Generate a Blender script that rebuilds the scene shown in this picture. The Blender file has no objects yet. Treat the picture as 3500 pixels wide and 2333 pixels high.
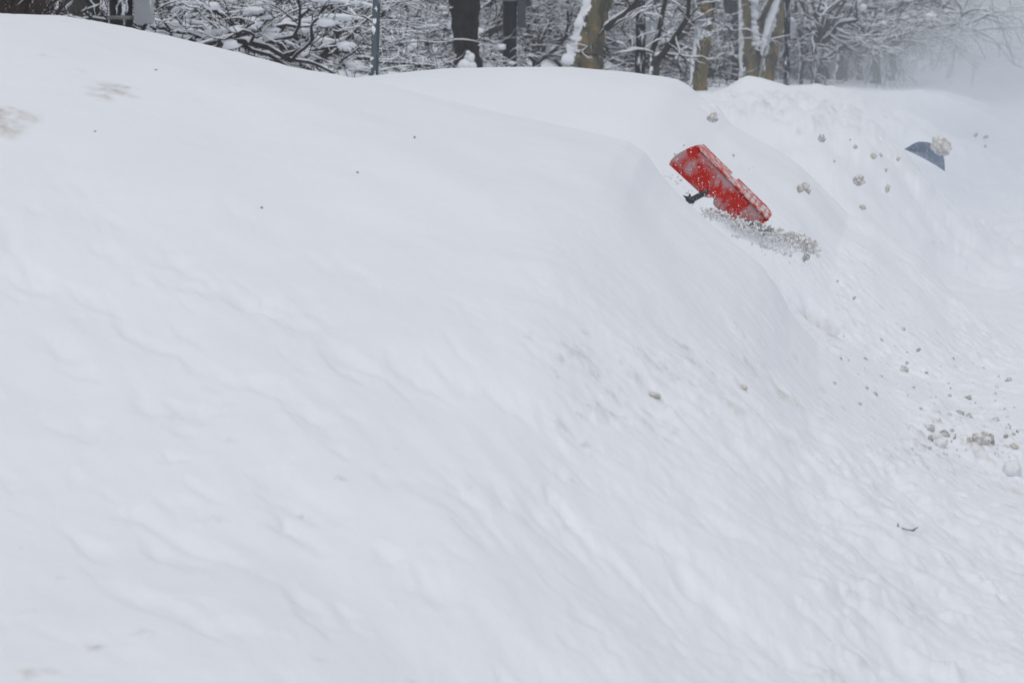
import bpy, math, random
import numpy as np
from mathutils import Vector, noise as mnoise

# ------------------------------------------------------------------ camera, sky, sun
scene = bpy.context.scene
COL = scene.collection
ZC = 1.7                      # eye height above the road
F = 100.0 / 36.0 * 3500       # focal length in photo pixels
TH = math.atan((1166.5 - 200) / F)
SN, CS = math.sin(TH), math.cos(TH)

cam_d = bpy.data.cameras.new("camera")
cam = bpy.data.objects.new("camera", cam_d)
COL.objects.link(cam)
cam.location = (0, 0, ZC)
cam.rotation_euler = (math.pi / 2 - TH, 0, 0)
cam_d.lens = 100
cam_d.sensor_width = 36
cam_d.clip_start = 0.1
cam_d.clip_end = 5000
cam_d.dof.use_dof = True
cam_d.dof.focus_distance = 13.0
cam_d.dof.aperture_fstop = 9
scene.camera = cam

SUN_EL, SUN_AZ = 70, -172       # azimuth measured from +Y (view direction) towards +X
world = bpy.data.worlds.new("World")
scene.world = world
world.use_nodes = True
wn = world.node_tree.nodes
wl = world.node_tree.links
bg = wn["Background"]
sky = wn.new("ShaderNodeTexSky")
sky.sky_type = 'NISHITA'
sky.sun_disc = False
sky.sun_elevation = math.radians(SUN_EL)
sky.sun_rotation = math.radians(SUN_AZ)
sky.air_density = 1.0
sky.dust_density = 1.5
hs = wn.new("ShaderNodeHueSaturation")      # an overcast sky: nearly grey
hs.inputs["Saturation"].default_value = 0.24
wl.new(sky.outputs[0], hs.inputs["Color"])
wl.new(hs.outputs[0], bg.inputs["Color"])
bg.inputs["Strength"].default_value = 0.13

sun_d = bpy.data.lights.new("sun", 'SUN')
sun_d.energy = 0.85
sun_d.angle = math.radians(50)
sun_d.color = (1.0, 0.98, 0.96)
sun = bpy.data.objects.new("sun", sun_d)
COL.objects.link(sun)
_e, _a = math.radians(SUN_EL), math.radians(SUN_AZ)
sdir = Vector((math.cos(_e) * math.sin(_a), math.cos(_e) * math.cos(_a), math.sin(_e)))
sun.rotation_euler = sdir.to_track_quat('Z', 'Y').to_euler()

scene.view_settings.view_transform = 'Standard'
scene.view_settings.look = 'None'
scene.view_settings.exposure = -0.15
scene.view_settings.gamma = 1
scene.cycles.volume_step_rate = 2.0
scene.cycles.max_bounces = 8
scene.cycles.diffuse_bounces = 4
scene.cycles.volume_bounces = 1
scene.cycles.transparent_max_bounces = 8

rng = np.random.default_rng(7)
random.seed(7)


# ------------------------------------------------------------------ helpers
def ray(u, v):
    xc = (u - 1750.0) / F
    yc = -(v - 1166.5) / F
    return xc, yc * SN + CS, yc * CS - SN


def P(u, v, Y):
    """World point seen at photo pixel (u, v) at distance Y."""
    x, y, z = ray(u, v)
    return Vector((x / y * Y, Y, ZC + z / y * Y))


def perlin(x, y, seed=0):
    x = np.asarray(x, float)
    y = np.asarray(y, float)
    xi = np.floor(x).astype(np.int64)
    yi = np.floor(y).astype(np.int64)
    xf = x - xi
    yf = y - yi

    def g(ix, iy, dx, dy):
        h = (ix * 374761393 + iy * 668265263 + seed * 974634777) & 0x7fffffff
        h = ((h ^ (h >> 13)) * 1274126177) & 0x7fffffff
        a = (h & 0xffff) / 65536.0 * 2 * np.pi
        return np.cos(a) * dx + np.sin(a) * dy
    u = xf * xf * xf * (xf * (xf * 6 - 15) + 10)
    v = yf * yf * yf * (yf * (yf * 6 - 15) + 10)
    n00 = g(xi, yi, xf, yf)
    n10 = g(xi + 1, yi, xf - 1, yf)
    n01 = g(xi, yi + 1, xf, yf - 1)
    n11 = g(xi + 1, yi + 1, xf - 1, yf - 1)
    a = n00 + u * (n10 - n00)
    b = n01 + u * (n11 - n01)
    return (a + v * (b - a)) * 1.4


def fbm(x, y, octv=4, seed=0, gain=0.5):
    s = 0
    a = 1
    for o in range(octv):
        s = s + a * perlin(x * 2 ** o, y * 2 ** o, seed + o * 17)
        a *= gain
    return s


def sstep(a, b, x):
    t = np.clip((x - a) / (b - a), 0, 1)
    return t * t * (3 - 2 * t)


def smax(a, b, k):
    h = np.clip(0.5 + 0.5 * (a - b) / k, 0, 1)
    return b + (a - b) * h + k * h * (1 - h)


def mesh_obj(name, verts, faces, mat, parent=None, smooth=True, mats=None, mi=None):
    me = bpy.data.meshes.new(name)
    me.from_pydata([tuple(v) for v in verts], [], faces)
    for m in (mats or [mat]):
        me.materials.append(m)
    if mi is not None:
        me.polygons.foreach_set("material_index", mi)
    if smooth:
        me.polygons.foreach_set("use_smooth", [True] * len(me.polygons))
    me.update()
    o = bpy.data.objects.new(name, me)
    COL.objects.link(o)
    if parent is not None:
        o.parent = parent
    return o


def np_mesh(name, V, Q, mat, parent=None, smooth=True):
    """Fast mesh from a numpy vertex array and a quad (or triangle) array."""
    me = bpy.data.meshes.new(name)
    V = np.asarray(V, np.float32)
    Q = np.asarray(Q, np.int32)
    n, k = Q.shape
    me.vertices.add(len(V))
    me.vertices.foreach_set("co", V.ravel())
    me.loops.add(n * k)
    me.loops.foreach_set("vertex_index", Q.ravel())
    me.polygons.add(n)
    me.polygons.foreach_set("loop_start", np.arange(0, n * k, k, dtype=np.int32))
    me.polygons.foreach_set("loop_total", np.full(n, k, np.int32))
    me.polygons.foreach_set("use_smooth", np.full(n, smooth))
    me.materials.append(mat)
    me.update(calc_edges=True)
    me.validate()
    o = bpy.data.objects.new(name, me)
    COL.objects.link(o)
    if parent is not None:
        o.parent = parent
    return o


def empty(name, loc, label, cat, group=None):
    o = bpy.data.objects.new(name, None)
    COL.objects.link(o)
    o.location = loc
    o.empty_display_size = 0.2
    tag(o, label, cat, group)
    return o


def tag(o, label=None, cat=None, group=None, kind=None):
    if label:
        o["label"] = label
    if cat:
        o["category"] = cat
    if group:
        o["group"] = group
    if kind:
        o["kind"] = kind
    return o


class Tubes:
    """Collects tapered tubes into one mesh."""
    def __init__(self):
        self.V = []
        self.Q = []
        self.n = 0

    def add(self, pts, rad, sides=5, squash=1.0, wob=0.0):
        pts = np.asarray(pts, float)
        rad = np.asarray(rad, float)
        m = len(pts)
        d = np.gradient(pts, axis=0)
        d /= np.linalg.norm(d, axis=1)[:, None] + 1e-9
        up = np.array([0, 0, 1.0])
        side = np.cross(d, up)
        ln = np.linalg.norm(side, axis=1)
        bad = ln < 0.15
        side[bad] = np.cross(d[bad], np.array([0, 1.0, 0]))
        side /= np.linalg.norm(side, axis=1)[:, None]
        top = np.cross(side, d)
        a = np.linspace(0, 2 * np.pi, sides, endpoint=False)
        R = rad[:, None] * np.ones(sides)[None, :]
        if wob:
            R = R * (1 + wob * (rng.random((m, sides)) - 0.5) * 2)
        ring = pts[:, None, :] + side[:, None, :] * (np.cos(a)[None, :] * R)[..., None] \
            + top[:, None, :] * (np.sin(a)[None, :] * R * squash)[..., None]
        self.V.append(ring.reshape(-1, 3))
        i = np.arange(m - 1)[:, None] * sides
        j = np.arange(sides)[None, :]
        j2 = (j + 1) % sides
        q = np.stack([i + j, i + j2, i + sides + j2, i + sides + j], -1).reshape(-1, 4) + self.n
        self.Q.append(q)
        self.n += m * sides

    def blob(self, c, rx, ry, rz, k=7, wob=0.25):
        # lumpy ellipsoid of latitude rings
        rows = 5
        th = np.linspace(0.12, np.pi - 0.12, rows)
        a = np.linspace(0, 2 * np.pi, k, endpoint=False)
        w = 1 + wob * (rng.random((rows, k)) - 0.5) * 2
        x = c[0] + rx * np.sin(th)[:, None] * np.cos(a)[None] * w
        y = c[1] + ry * np.sin(th)[:, None] * np.sin(a)[None] * w
        z = c[2] + rz * np.cos(th)[:, None] * w
        V = np.stack([x, y, z], -1).reshape(-1, 3)
        self.V.append(V)
        i = np.arange(rows - 1)[:, None] * k
        j = np.arange(k)[None]
        j2 = (j + 1) % k
        self.Q.append(np.stack([i + k + j, i + k + j2, i + j2, i + j], -1).reshape(-1, 4) + self.n)
        self.n += rows * k
        # caps, as degenerate-free quads across the end rings
        e = self.n - k
        s = self.n - rows * k
        for b, f in ((s, 1), (e, -1)):
            for h in range(1, k - 2, 2):
                q = [b, b + h, b + h + 1, b + h + 2]
                self.Q.append(np.array([q[::f]]))

    def build(self, name, mat, parent=None, smooth=True):
        if not self.V:
            return None
        return np_mesh(name, np.concatenate(self.V), np.concatenate(self.Q), mat, parent, smooth)


# ------------------------------------------------------------------ materials
def new_mat(name, rough=0.8):
    m = bpy.data.materials.new(name)
    m.use_nodes = True
    b = m.node_tree.nodes["Principled BSDF"]
    b.inputs["Roughness"].default_value = rough
    return m, m.node_tree.nodes, m.node_tree.links, b


def nd_noise(n, l, scale, detail=4, rough=0.5, vec=None, dist=0.0):
    t = n.new("ShaderNodeTexNoise")
    t.inputs["Scale"].default_value = scale
    t.inputs["Detail"].default_value = detail
    t.inputs["Roughness"].default_value = rough
    t.inputs["Distortion"].default_value = dist
    if vec is not None:
        l.new(vec, t.inputs["Vector"])
    return t


def nd_ramp(n, l, src, stops):
    r = n.new("ShaderNodeValToRGB")
    els = r.color_ramp.elements
    while len(els) > len(stops):
        els.remove(els[-1])
    while len(els) < len(stops):
        els.new(0.5)
    for e, (p, c) in zip(els, stops):
        e.position = p
        e.color = (c[0], c[1], c[2], 1) if hasattr(c, "__len__") else (c, c, c, 1)
    l.new(src, r.inputs[0])
    return r


def nd_mix(n, l, fac, a, b):
    m = n.new("ShaderNodeMix")
    m.data_type = 'RGBA'
    for i, s in ((0, fac), (6, a), (7, b)):
        if hasattr(s, "is_linked") or hasattr(s, "links"):
            l.new(s, m.inputs[i])
        elif i == 0:
            m.inputs[0].default_value = s
        else:
            m.inputs[i].default_value = (*s, 1)
    return m.outputs[2]


SNOW = (0.86, 0.885, 0.93)
DIRTY = (0.52, 0.49, 0.44)


def snow_mat(name, grain=1.0, dirt=False, base=SNOW):
    m, n, l, b = new_mat(name, 0.75)
    tc = n.new("ShaderNodeNewGeometry")
    pos = tc.outputs["Position"]
    n1 = nd_noise(n, l, 38, 5, 0.6, pos)
    n2 = nd_noise(n, l, 1.6, 3, 0.5, pos)
    c = nd_mix(n, l, nd_ramp(n, l, n2.outputs[0], [(0.35, 0.0), (0.75, 1.0)]).outputs[0],
               base, tuple(x * 0.965 for x in base))
    if dirt:
        at = n.new("ShaderNodeAttribute")
        at.attribute_name = "dirt"
        nz = nd_noise(n, l, 55, 4, 0.65, pos)
        mr = n.new("ShaderNodeMath")
        mr.operation = 'MULTIPLY'
        l.new(at.outputs["Fac"], mr.inputs[0])
        l.new(nd_ramp(n, l, nz.outputs[0], [(0.3, 0.35), (0.65, 1.0)]).outputs[0], mr.inputs[1])
        c = nd_mix(n, l, mr.outputs[0], c, DIRTY)
    l.new(c, b.inputs["Base Color"])
    bp = n.new("ShaderNodeBump")
    bp.inputs["Strength"].default_value = 0.30 * grain
    bp.inputs["Distance"].default_value = 0.006
    l.new(n1.outputs[0], bp.inputs["Height"])
    l.new(bp.outputs[0], b.inputs["Normal"])
    b.inputs["Specular IOR Level"].default_value = 0.13
    return m


M_SNOW = snow_mat("snow_ground", 1.0, True)
M_SNOW2 = snow_mat("snow_load", 0.6)
M_CRUMB = snow_mat("snow_crumb", 0.5, base=(0.80, 0.81, 0.83))


def clod_mat(name, a, b_, sc=1.7):
    m, n, l, b = new_mat(name, 0.8)
    tc = n.new("ShaderNodeTexCoord")
    nz = nd_noise(n, l, sc, 4, 0.6, tc.outputs["Object"])
    r = nd_ramp(n, l, nz.outputs[0], [(0.38, a), (0.62, b_)])
    l.new(r.outputs[0], b.inputs["Base Color"])
    bp = n.new("ShaderNodeBump")
    bp.inputs["Strength"].default_value = 0.35
    bp.inputs["Distance"].default_value = 0.01
    l.new(nz.outputs[0], bp.inputs["Height"])
    l.new(bp.outputs[0], b.inputs["Normal"])
    return m


M_CLOD = clod_mat("dirty_clod", (0.46, 0.45, 0.425), (0.82, 0.82, 0.81))
M_CLOD_DARK = clod_mat("grimy_clod", (0.30, 0.29, 0.27), (0.66, 0.66, 0.64))
M_CLOD_TAN = clod_mat("tan_clod", (0.54, 0.52, 0.47), (0.74, 0.72, 0.67))


def bark_mat(name, cols, scale=3.0, zs=0.35, snow_side=0.0, snow_top=0.0, thr=0.5):
    """Bark; snow_side plasters blown snow on the windward (-X) side."""
    m, n, l, b = new_mat(name, 0.9)
    tc = n.new("ShaderNodeTexCoord")
    mp = n.new("ShaderNodeMapping")
    mp.inputs["Scale"].default_value = (1, 1, zs)
    l.new(tc.outputs["Object"], mp.inputs["Vector"])
    nz = nd_noise(n, l, scale, 3, 0.55, mp.outputs[0], 0.4)
    stops = []
    k = len(cols)
    for i, c in enumerate(cols):
        stops.append((0.32 + 0.36 * i / max(1, k - 1), c))
    r = nd_ramp(n, l, nz.outputs[0], stops)
    if k > 2:
        r.color_ramp.interpolation = 'CONSTANT'
    col = r.outputs[0]
    fine = nd_noise(n, l, scale * 8, 3, 0.6, mp.outputs[0])
    col = nd_mix(n, l, nd_ramp(n, l, fine.outputs[0], [(0.35, 0.45), (0.7, 0.0)]).outputs[0], col,
                 tuple(x * 0.45 for x in cols[0]))
    if snow_side or snow_top:
        ge = n.new("ShaderNodeNewGeometry")
        sx = n.new("ShaderNodeSeparateXYZ")
        l.new(ge.outputs["True Normal"], sx.inputs[0])
        a = n.new("ShaderNodeMath")
        a.operation = 'MULTIPLY_ADD'
        a.inputs[1].default_value = -snow_side
        l.new(sx.outputs[0], a.inputs[0])
        z = n.new("ShaderNodeMath")
        z.operation = 'MULTIPLY'
        z.inputs[1].default_value = snow_top
        l.new(sx.outputs[2], z.inputs[0])
        l.new(z.outputs[0], a.inputs[2])
        nn = nd_noise(n, l, 3.2, 5, 0.65, tc.outputs["Object"])
        s = n.new("ShaderNodeMath")
        s.operation = 'MULTIPLY_ADD'
        s.inputs[1].default_value = 1.9
        s.inputs[2].default_value = -0.95
        l.new(nn.outputs[0], s.inputs[0])
        t = n.new("ShaderNodeMath")
        t.operation = 'ADD'
        l.new(a.outputs[0], t.inputs[0])
        l.new(s.outputs[0], t.inputs[1])
        st = nd_ramp(n, l, t.outputs[0], [(thr, 0.0), (min(0.99, thr + 0.05), 1.0)])
        col = nd_mix(n, l, st.outputs[0], col, SNOW)
    l.new(col, b.inputs["Base Color"])
    bp = n.new("ShaderNodeBump")
    bp.inputs["Strength"].default_value = 0.5
    bp.inputs["Distance"].default_value = 0.02
    l.new(fine.outputs[0], bp.inputs["Height"])
    l.new(bp.outputs[0], b.inputs["Normal"])
    b.inputs["Specular IOR Level"].default_value = 0.2
    return m


M_TWIG = bark_mat("dark_twig_bark", [(0.030, 0.027, 0.025), (0.055, 0.050, 0.046)], 4, 0.5, 0.25, 0.55, 0.62)
M_REDTWIG = bark_mat("brown_shrub_bark", [(0.045, 0.028, 0.024), (0.09, 0.06, 0.05)], 4, 0.5, 0.25, 0.4, 0.62)
M_DARKBARK = bark_mat("dark_trunk_bark", [(0.016, 0.015, 0.015), (0.035, 0.033, 0.032)], 9, 0.25, 0.55, 0.3, 0.72)
M_PLANE = bark_mat("plane_tree_bark", [(0.085, 0.08, 0.065), (0.17, 0.15, 0.09), (0.27, 0.205, 0.105), (0.30, 0.22, 0.13)],
                   3.2, 0.45, 0.85, 0.5, 0.56)
M_GREYBARK = bark_mat("grey_trunk_bark", [(0.05, 0.048, 0.045), (0.11, 0.10, 0.09)], 5, 0.3, 0.75, 0.6, 0.55)
M_BRAUN = bark_mat("brown_trunk_bark", [(0.05, 0.043, 0.036), (0.10, 0.088, 0.074)], 5, 0.3, 0.3, 0.3, 0.66)


def paint_mat(name, col, rough=0.5, snow=0.0, metal=0.0, streak=0.35, thr=0.62):
    m, n, l, b = new_mat(name, rough)
    tc = n.new("ShaderNodeTexCoord")
    nz = nd_noise(n, l, 9, 3, 0.5, tc.outputs["Object"])
    c = nd_mix(n, l, nz.outputs[0], tuple(x * 0.8 for x in col), tuple(min(1, x * 1.15) for x in col))
    if snow:
        mp = n.new("ShaderNodeMapping")
        mp.inputs["Scale"].default_value = (1, 1, streak)
        l.new(tc.outputs["Object"], mp.inputs["Vector"])
        nn = nd_noise(n, l, snow, 6, 0.7, mp.outputs[0])
        c = nd_mix(n, l, nd_ramp(n, l, nn.outputs[0], [(thr, 0.0), (thr + 0.03, 1.0)]).outputs[0], c, (0.7, 0.72, 0.76))
    l.new(c, b.inputs["Base Color"])
    b.inputs["Metallic"].default_value = metal
    b.inputs["Specular IOR Level"].default_value = 0.2
    return m


M_POST = paint_mat("black_post", (0.006, 0.007, 0.009), 0.6, 11, 0, 0.2, 0.56)
M_POST2 = paint_mat("black_post_clean", (0.006, 0.007, 0.009), 0.5, 12, 0, 0.15, 0.66)
M_BAND = paint_mat("grey_band", (0.17, 0.17, 0.165), 0.6)
M_BOX = paint_mat("grey_cabinet", (0.32, 0.34, 0.36), 0.5, 7, 0, 0.35, 0.58)
M_BOXD = paint_mat("dark_cabinet", (0.06, 0.065, 0.075), 0.5, 7, 0, 0.35, 0.66)
M_SIGN = paint_mat("galvanised_post", (0.10, 0.125, 0.145), 0.45, 16, 0.2, 0.7, 0.59)


# ------------------------------------------------------------------ the snow ground as a height field
def table(pts, Yk, lo=-1.9):
    """Crest line given as photo pixels at depth Yk -> (X, Z) lookup, softened."""
    pts = sorted(pts)
    X = []
    Z = []
    for (u, v) in pts:
        p = P(u, v, Yk)
        X.append(p.x)
        Z.append(p.z)
    xs = np.linspace(X[0] - 0.4 * Yk, X[-1] + 0.4 * Yk, 4000)
    sl0 = (Z[1] - Z[0]) / (X[1] - X[0])
    zs = np.interp(xs, X, Z)
    zs = np.where(xs < X[0], Z[0] + sl0 * (xs - X[0]), zs)
    sl1 = (Z[-1] - Z[-2]) / (X[-1] - X[-2])
    zs = np.where(xs > X[-1], Z[-1] + sl1 * (xs - X[-1]), zs)
    w = max(3, int(0.0022 * Yk / (xs[1] - xs[0]))) | 1
    k = np.hanning(w + 2)
    k /= k.sum()
    zp = np.pad(zs, len(k) // 2, mode='edge')
    zs = np.convolve(zp, k, mode='valid')[:4000]
    w2 = int(0.045 * Yk / (xs[1] - xs[0])) | 1
    k2 = np.hanning(w2 + 2)
    k2 /= k2.sum()
    zb = np.convolve(np.pad(zs, len(k2) // 2, mode='edge'), k2, mode='valid')[:4000]
    return xs, zs, zb


def crest(tb, x, away):
    """Crest height: sharp on the crest line, smoothed out away from it."""
    a = np.interp(x, tb[0], tb[1])
    b = np.interp(x, tb[0], tb[2])
    return a + (b - a) * away


A_ST = 0.16   # the street runs away to the right


def base_h(X, Y):
    s = X - A_ST * Y
    z = ZC - 1.60 + 0.50 * (1 - sstep(-1.5, 0.35, s)) + 0.15 * (1 - sstep(-5, -2.5, s))
    # across the road the other side's bank
    z = z + 0.9 * sstep(6.5, 8.5, s)
    # park rising gently far behind the trees
    z = z + 7.0 * sstep(75, 240, Y) * sstep(-14, -50, s) + 1.5 * sstep(48, 80, Y) * sstep(-11, -16, s)
    return z


T1 = table([(-900, 60), (-400, 38), (0, 44), (200, 52), (450, 90), (620, 128), (800, 171), (1000, 224), (1250, 276), (1400, 312), (1500, 338),
            (1800, 405), (2000, 447), (2150, 482), (2210, 525), (2250, 588), (2300, 645), (2370, 705), (2440, 762),
            (2530, 836), (2600, 902), (2650, 970), (2700, 1062), (2760, 1130), (2790, 1165), (2850, 1195), (2890, 1225),
            (3050, 1310), (3300, 1420), (3500, 1480), (4000, 1600)], 10.0)

BANKS = [
    # Yk, front width, front drop, rear width, crest points
    (16.0, 3.1, 0.68, 1.4, [(700, 420), (1000, 320), (1200, 275), (1290, 263), (1400, 248), (1560, 234), (1700, 229), (1790, 228), (1950, 231),
                            (2150, 249), (2270, 261), (2312, 268), (2340, 282), (2362, 299), (2385, 322), (2440, 366), (2500, 425), (2560, 462),
                            (2650, 520), (2740, 580), (2790, 622), (2850, 690), (2900, 745), (2990, 775), (3090, 850), (3140, 885), (3250, 990),
                            (3500, 1150)]),
    (23.0, 3.4, 0.6, 3.0, [(1800, 420), (2300, 345), (2410, 332), (2455, 327), (2495, 311), (2525, 322), (2570, 323), (2610, 338), (2700, 352), (2800, 362),
                            (2900, 396), (3000, 465), (3100, 560), (3200, 660), (3300, 735), (3500, 860)]),
    (30.0, 2.2, 0.8, 2.0, [(2300, 330), (2440, 320), (2500, 292), (2532, 270), (2556, 259), (2600, 266), (2650, 280), (2740, 306), (2810, 352), (2900, 400),
                           (3000, 480), (3200, 640)]),
    (40.0, 3.5, 0.7, 3.0, [(2500, 330), (2660, 293), (2720, 296), (2760, 293), (2790, 288), (2850, 295), (2900, 305), (2960, 328), (3030, 368),
                           (3100, 397), (3180, 425), (3260, 470), (3400, 540)]),
    (60.0, 5.0, 0.7, 5.0, [(2700, 330), (2900, 318), (2990, 313), (3080, 312), (3150, 310), (3230, 330), (3300, 362), (3380, 400), (3500, 450)]),
    (90.0, 8.0, 0.6, 8.0, [(2900, 330), (3120, 318), (3220, 312), (3300, 330), (3380, 360), (3500, 400)]),
]
TB = [(b[0], b[1], b[2], b[3], table(b[4], b[0])) for b in BANKS]


def H(X, Y, fine=True):
    X = np.asarray(X, float)
    Y = np.asarray(Y, float)
    s = X - A_ST * Y
    b = base_h(X, Y)
    # nearest bank
    t = np.clip((Y - 4.6) / 5.4, 0, 1)
    Sx = np.sin(np.clip(t, 0, 1) * np.pi / 2) ** 1.55
    Sx = np.where(t < 0.001, 0, Sx)
    lean = X - 0.10 * (Y - 10)
    c1 = crest(T1, lean, sstep(0.15, 2.0, np.abs(Y - 9.9)))
    front = b + (c1 - b) * Sx
    front = np.where(c1 > b, front, smax(front, b, 0.1))
    dy = np.maximum(Y - 10, 0)
    rear = c1 - 1.05 * (1 - np.exp(-(dy / 0.9) ** 2)) - 0.12 * dy
    z1 = np.where(Y < 10, front, rear)
    z = np.where(Y < 10, smax(z1, b - 0.12, 0.08), smax(z1, b, 0.15))
    for (Yk, wf, df, wr, tb) in TB:
        d = Y - Yk
        c = crest(tb, X - A_ST * d, sstep(0.02, 0.16, np.abs(d) / Yk))
        g = np.where(d < 0, df * np.abs(d / wf) ** 2.0, df * np.abs(d / wr) ** 2.0)
        zk = c - np.minimum(g, 3.0)
        z = smax(z, zk, 0.10 if Yk < 20 else 0.06)
    if fine:
        near = 1 - sstep(16, 30, Y)
        # soft wind modelling
        z = z + 0.012 * fbm(X * 1.1, Y * 0.55, 3, 3) * near
        z = z + 0.05 * fbm(X * 0.35, Y * 0.2, 2, 5) * sstep(18, 40, Y)
        # sliding streaks on the face of the nearest bank
        q = X + 0.40 * Y
        m = sstep(4.6, 5.3, Y) * (1 - sstep(6.7, 8.2, Y + 0.28 * (X + 1.2))) * (1 - sstep(0.6, 1.6, X))
        warp = 0.15 * fbm(X * 1.3, Y * 1.3, 2, 9)
        st = fbm(q * 4.6 + warp, Y * 1.9 + warp, 3, 21, 0.5)
        z = z + 0.0080 * m * st
        z = z + 0.015 * fbm(q * 1.7, Y * 1.2, 2, 26) * (1 - sstep(8, 11, Y))
        # short round hollows and ridges
        st2 = fbm(q * 6 + 2 * warp, Y * 3.2, 3, 33)
        z = z - 0.010 * m * np.maximum(st2 - 0.12, 0) * 2.2
        # general small unevenness near
        mm = (1 - sstep(9, 13, Y))
        z = z + 0.0026 * mm * fbm(X * 6, Y * 6, 3, 40)
        # rough ploughed snow to the right
        r = sstep(-1.25, -0.35, s) * (1 - 0.55 * sstep(0.6, 1.6, s))
        bl = fbm(X * 4.5, Y * 4.5, 3, 55, 0.5) - 1.1 * np.abs(fbm(X * 7.5, Y * 7.5, 2, 57)) + 0.4
        z = z + r * 0.013 * bl * np.clip(0.75 + 1.3 * fbm(X * 0.9, Y * 0.6, 2, 91), 0.15, 1.6) * (0.4 + 0.6 * sstep(5, 8, Y)) + r * 0.003 * np.abs(fbm(X * 17, Y * 8, 3, 60)) + sstep(-1.9, -0.6, s) * 0.045 * fbm(X * 1.7, Y * 1.3, 2, 61) * near
        # rough band half way up the near bank
        rb = np.exp(-((Y - (7.3 + 0.25 * X)) / 0.75) ** 2) * sstep(-0.4, 0.5, X)
        z = z + rb * (0.012 * fbm(X * 6, Y * 6, 4, 66, 0.55) + 0.016 * fbm(X * 2.6, Y * 2.0, 2, 67))
        z = z + 0.07 * sstep(14, 20, Y) * (1 - sstep(70, 110, Y)) * sstep(-2.0, -0.5, s) * fbm(X * 1.1, Y * 0.8, 3, 63, 0.6)
        # crumbly ridges further on
        rc = np.exp(-((Y - 24) / 3.5) ** 2) * sstep(-2.5, -1.0, s)
        z = z + rc * 0.06 * fbm(X * 3.2, Y * 2.6, 4, 71, 0.6)
        rd = np.exp(-((Y - 40) / 6.0) ** 2) * sstep(-4.5, -2.0, s)
        z = z + rd * 0.06 * fbm(X * 1.8, Y * 1.1, 4, 77, 0.6)
        z = z + 0.0015 * near * fbm(X * 30, Y * 18, 2, 80) * (0.3 + r)
    return z


def hit(u, v, y0=3.5, y1=200.0):
    """Where the view ray through a photo pixel meets the snow."""
    x, y, z = ray(u, v)
    Y = np.exp(np.linspace(math.log(y0), math.log(y1), 9000))
    X = x / y * Y
    Z = ZC + z / y * Y
    h = H(X, Y)
    k = np.nonzero(Z < h)[0]
    if len(k) == 0:
        return None
    k = k[0]
    return Vector((X[k], Y[k], float(h[k])))


# grid: a fan of rows that widens away from the camera
tcols = np.concatenate([np.linspace(-1.0, -0.22, 130)[:-1], np.linspace(-0.22, 0.22, 980), np.linspace(0.22, 1.0, 130)[1:]])
yr = [np.linspace(1.2, 4.4, 60)[:-1]]
yr.append(np.linspace(4.4, 17, 1050)[:-1])
yr.append(np.exp(np.linspace(math.log(17), math.log(340), 520)))
yrows = np.concatenate(yr)
NR, NC = len(yrows), len(tcols)
GY = np.repeat(yrows[:, None], NC, 1)
GX = GY * tcols[None, :]
GZ = H(GX, GY)
DIRT = np.zeros_like(GZ)


def stamp(x0, y0, r, h, dirt, flat=1.0, soft=False):
    """Press one lump of snow (height h, radius r) and its dirt into the grid."""
    i0 = np.searchsorted(yrows, y0 - r)
    i1 = np.searchsorted(yrows, y0 + r)
    j0 = np.searchsorted(tcols, (x0 - r) / y0 - 0.0005)
    j1 = np.searchsorted(tcols, (x0 + r) / y0 + 0.0005)
    if i1 - i0 < 1 or j1 - j0 < 1:
        return
    xx = GX[i0:i1, j0:j1]
    yy = GY[i0:i1, j0:j1]
    ang = np.arctan2(yy - y0, xx - x0)
    ph = (x0 * 91.7 + y0 * 37.1) % 6.28
    rr = r * (1 + 0.22 * np.cos(3 * ang + ph) + 0.14 * np.cos(5 * ang + 2.1 * ph))
    d = np.sqrt((xx - x0) ** 2 + (yy - y0) ** 2) / rr
    if h:
        bump = h * (np.clip(1 - d * d, 0, 1) if not soft else np.clip(1 - d ** 2, 0, 1) ** 2)
        bump = bump * (1 + 0.35 * perlin(xx / r * 2.2, yy / r * 2.2, 5))
        GZ[i0:i1, j0:j1] += bump
    if dirt:
        w = np.clip(1.1 - d, 0, 1)
        w = w * w * (3 - 2 * w)
        w = w * np.clip(0.65 + 0.9 * fbm(xx / r * 1.6, yy / r * 0.9, 3, 8), 0, 1.2)
        D = DIRT[i0:i1, j0:j1]
        dirt = min(1.0, dirt * 1.5)
        np.maximum(D, dirt * np.clip(w, 0, 1), out=D)


# lumps: (count, region in photo pixels, radius range, dirt chance)
def scatter(n, box, rr, hr, dc, dmax):
    us = rng.uniform(box[0], box[2], n)
    vs = rng.uniform(box[1], box[3], n)
    for u, v in zip(us, vs):
        p = hit_fast(u, v)
        if p is None:
            continue
        r = rng.uniform(0, 1) ** 2.2 * (rr[1] - rr[0]) + rr[0]
        stamp(p[0], p[1], r, r * rng.uniform(*hr), (rng.uniform(0.15, dmax) if rng.random() < dc else 0))


_tab_v = np.arange(200, 2400, 4.0)
_cache = {}


def hit_fast(u, v):
    """Like hit() but on a coarse cached column of the height field."""
    key = int(u // 12)
    if key not in _cache:
        x, y, _ = ray(key * 12 + 6, 1000)
        Y = np.exp(np.linspace(math.log(4.0), math.log(190), 900))
        X = (key * 12 + 6 - 1750) / F / CS * Y * 1.0
        h = H(X, Y, False)
        slope = (h - ZC) / Y
        env = np.maximum.accumulate(slope)
        _cache[key] = (Y, env)
    Y, env = _cache[key]
    x, y, z = ray(u, v)
    k = np.searchsorted(env, z / y)
    if k >= len(Y):
        return None
    return (x / y * Y[k], Y[k])


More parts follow.
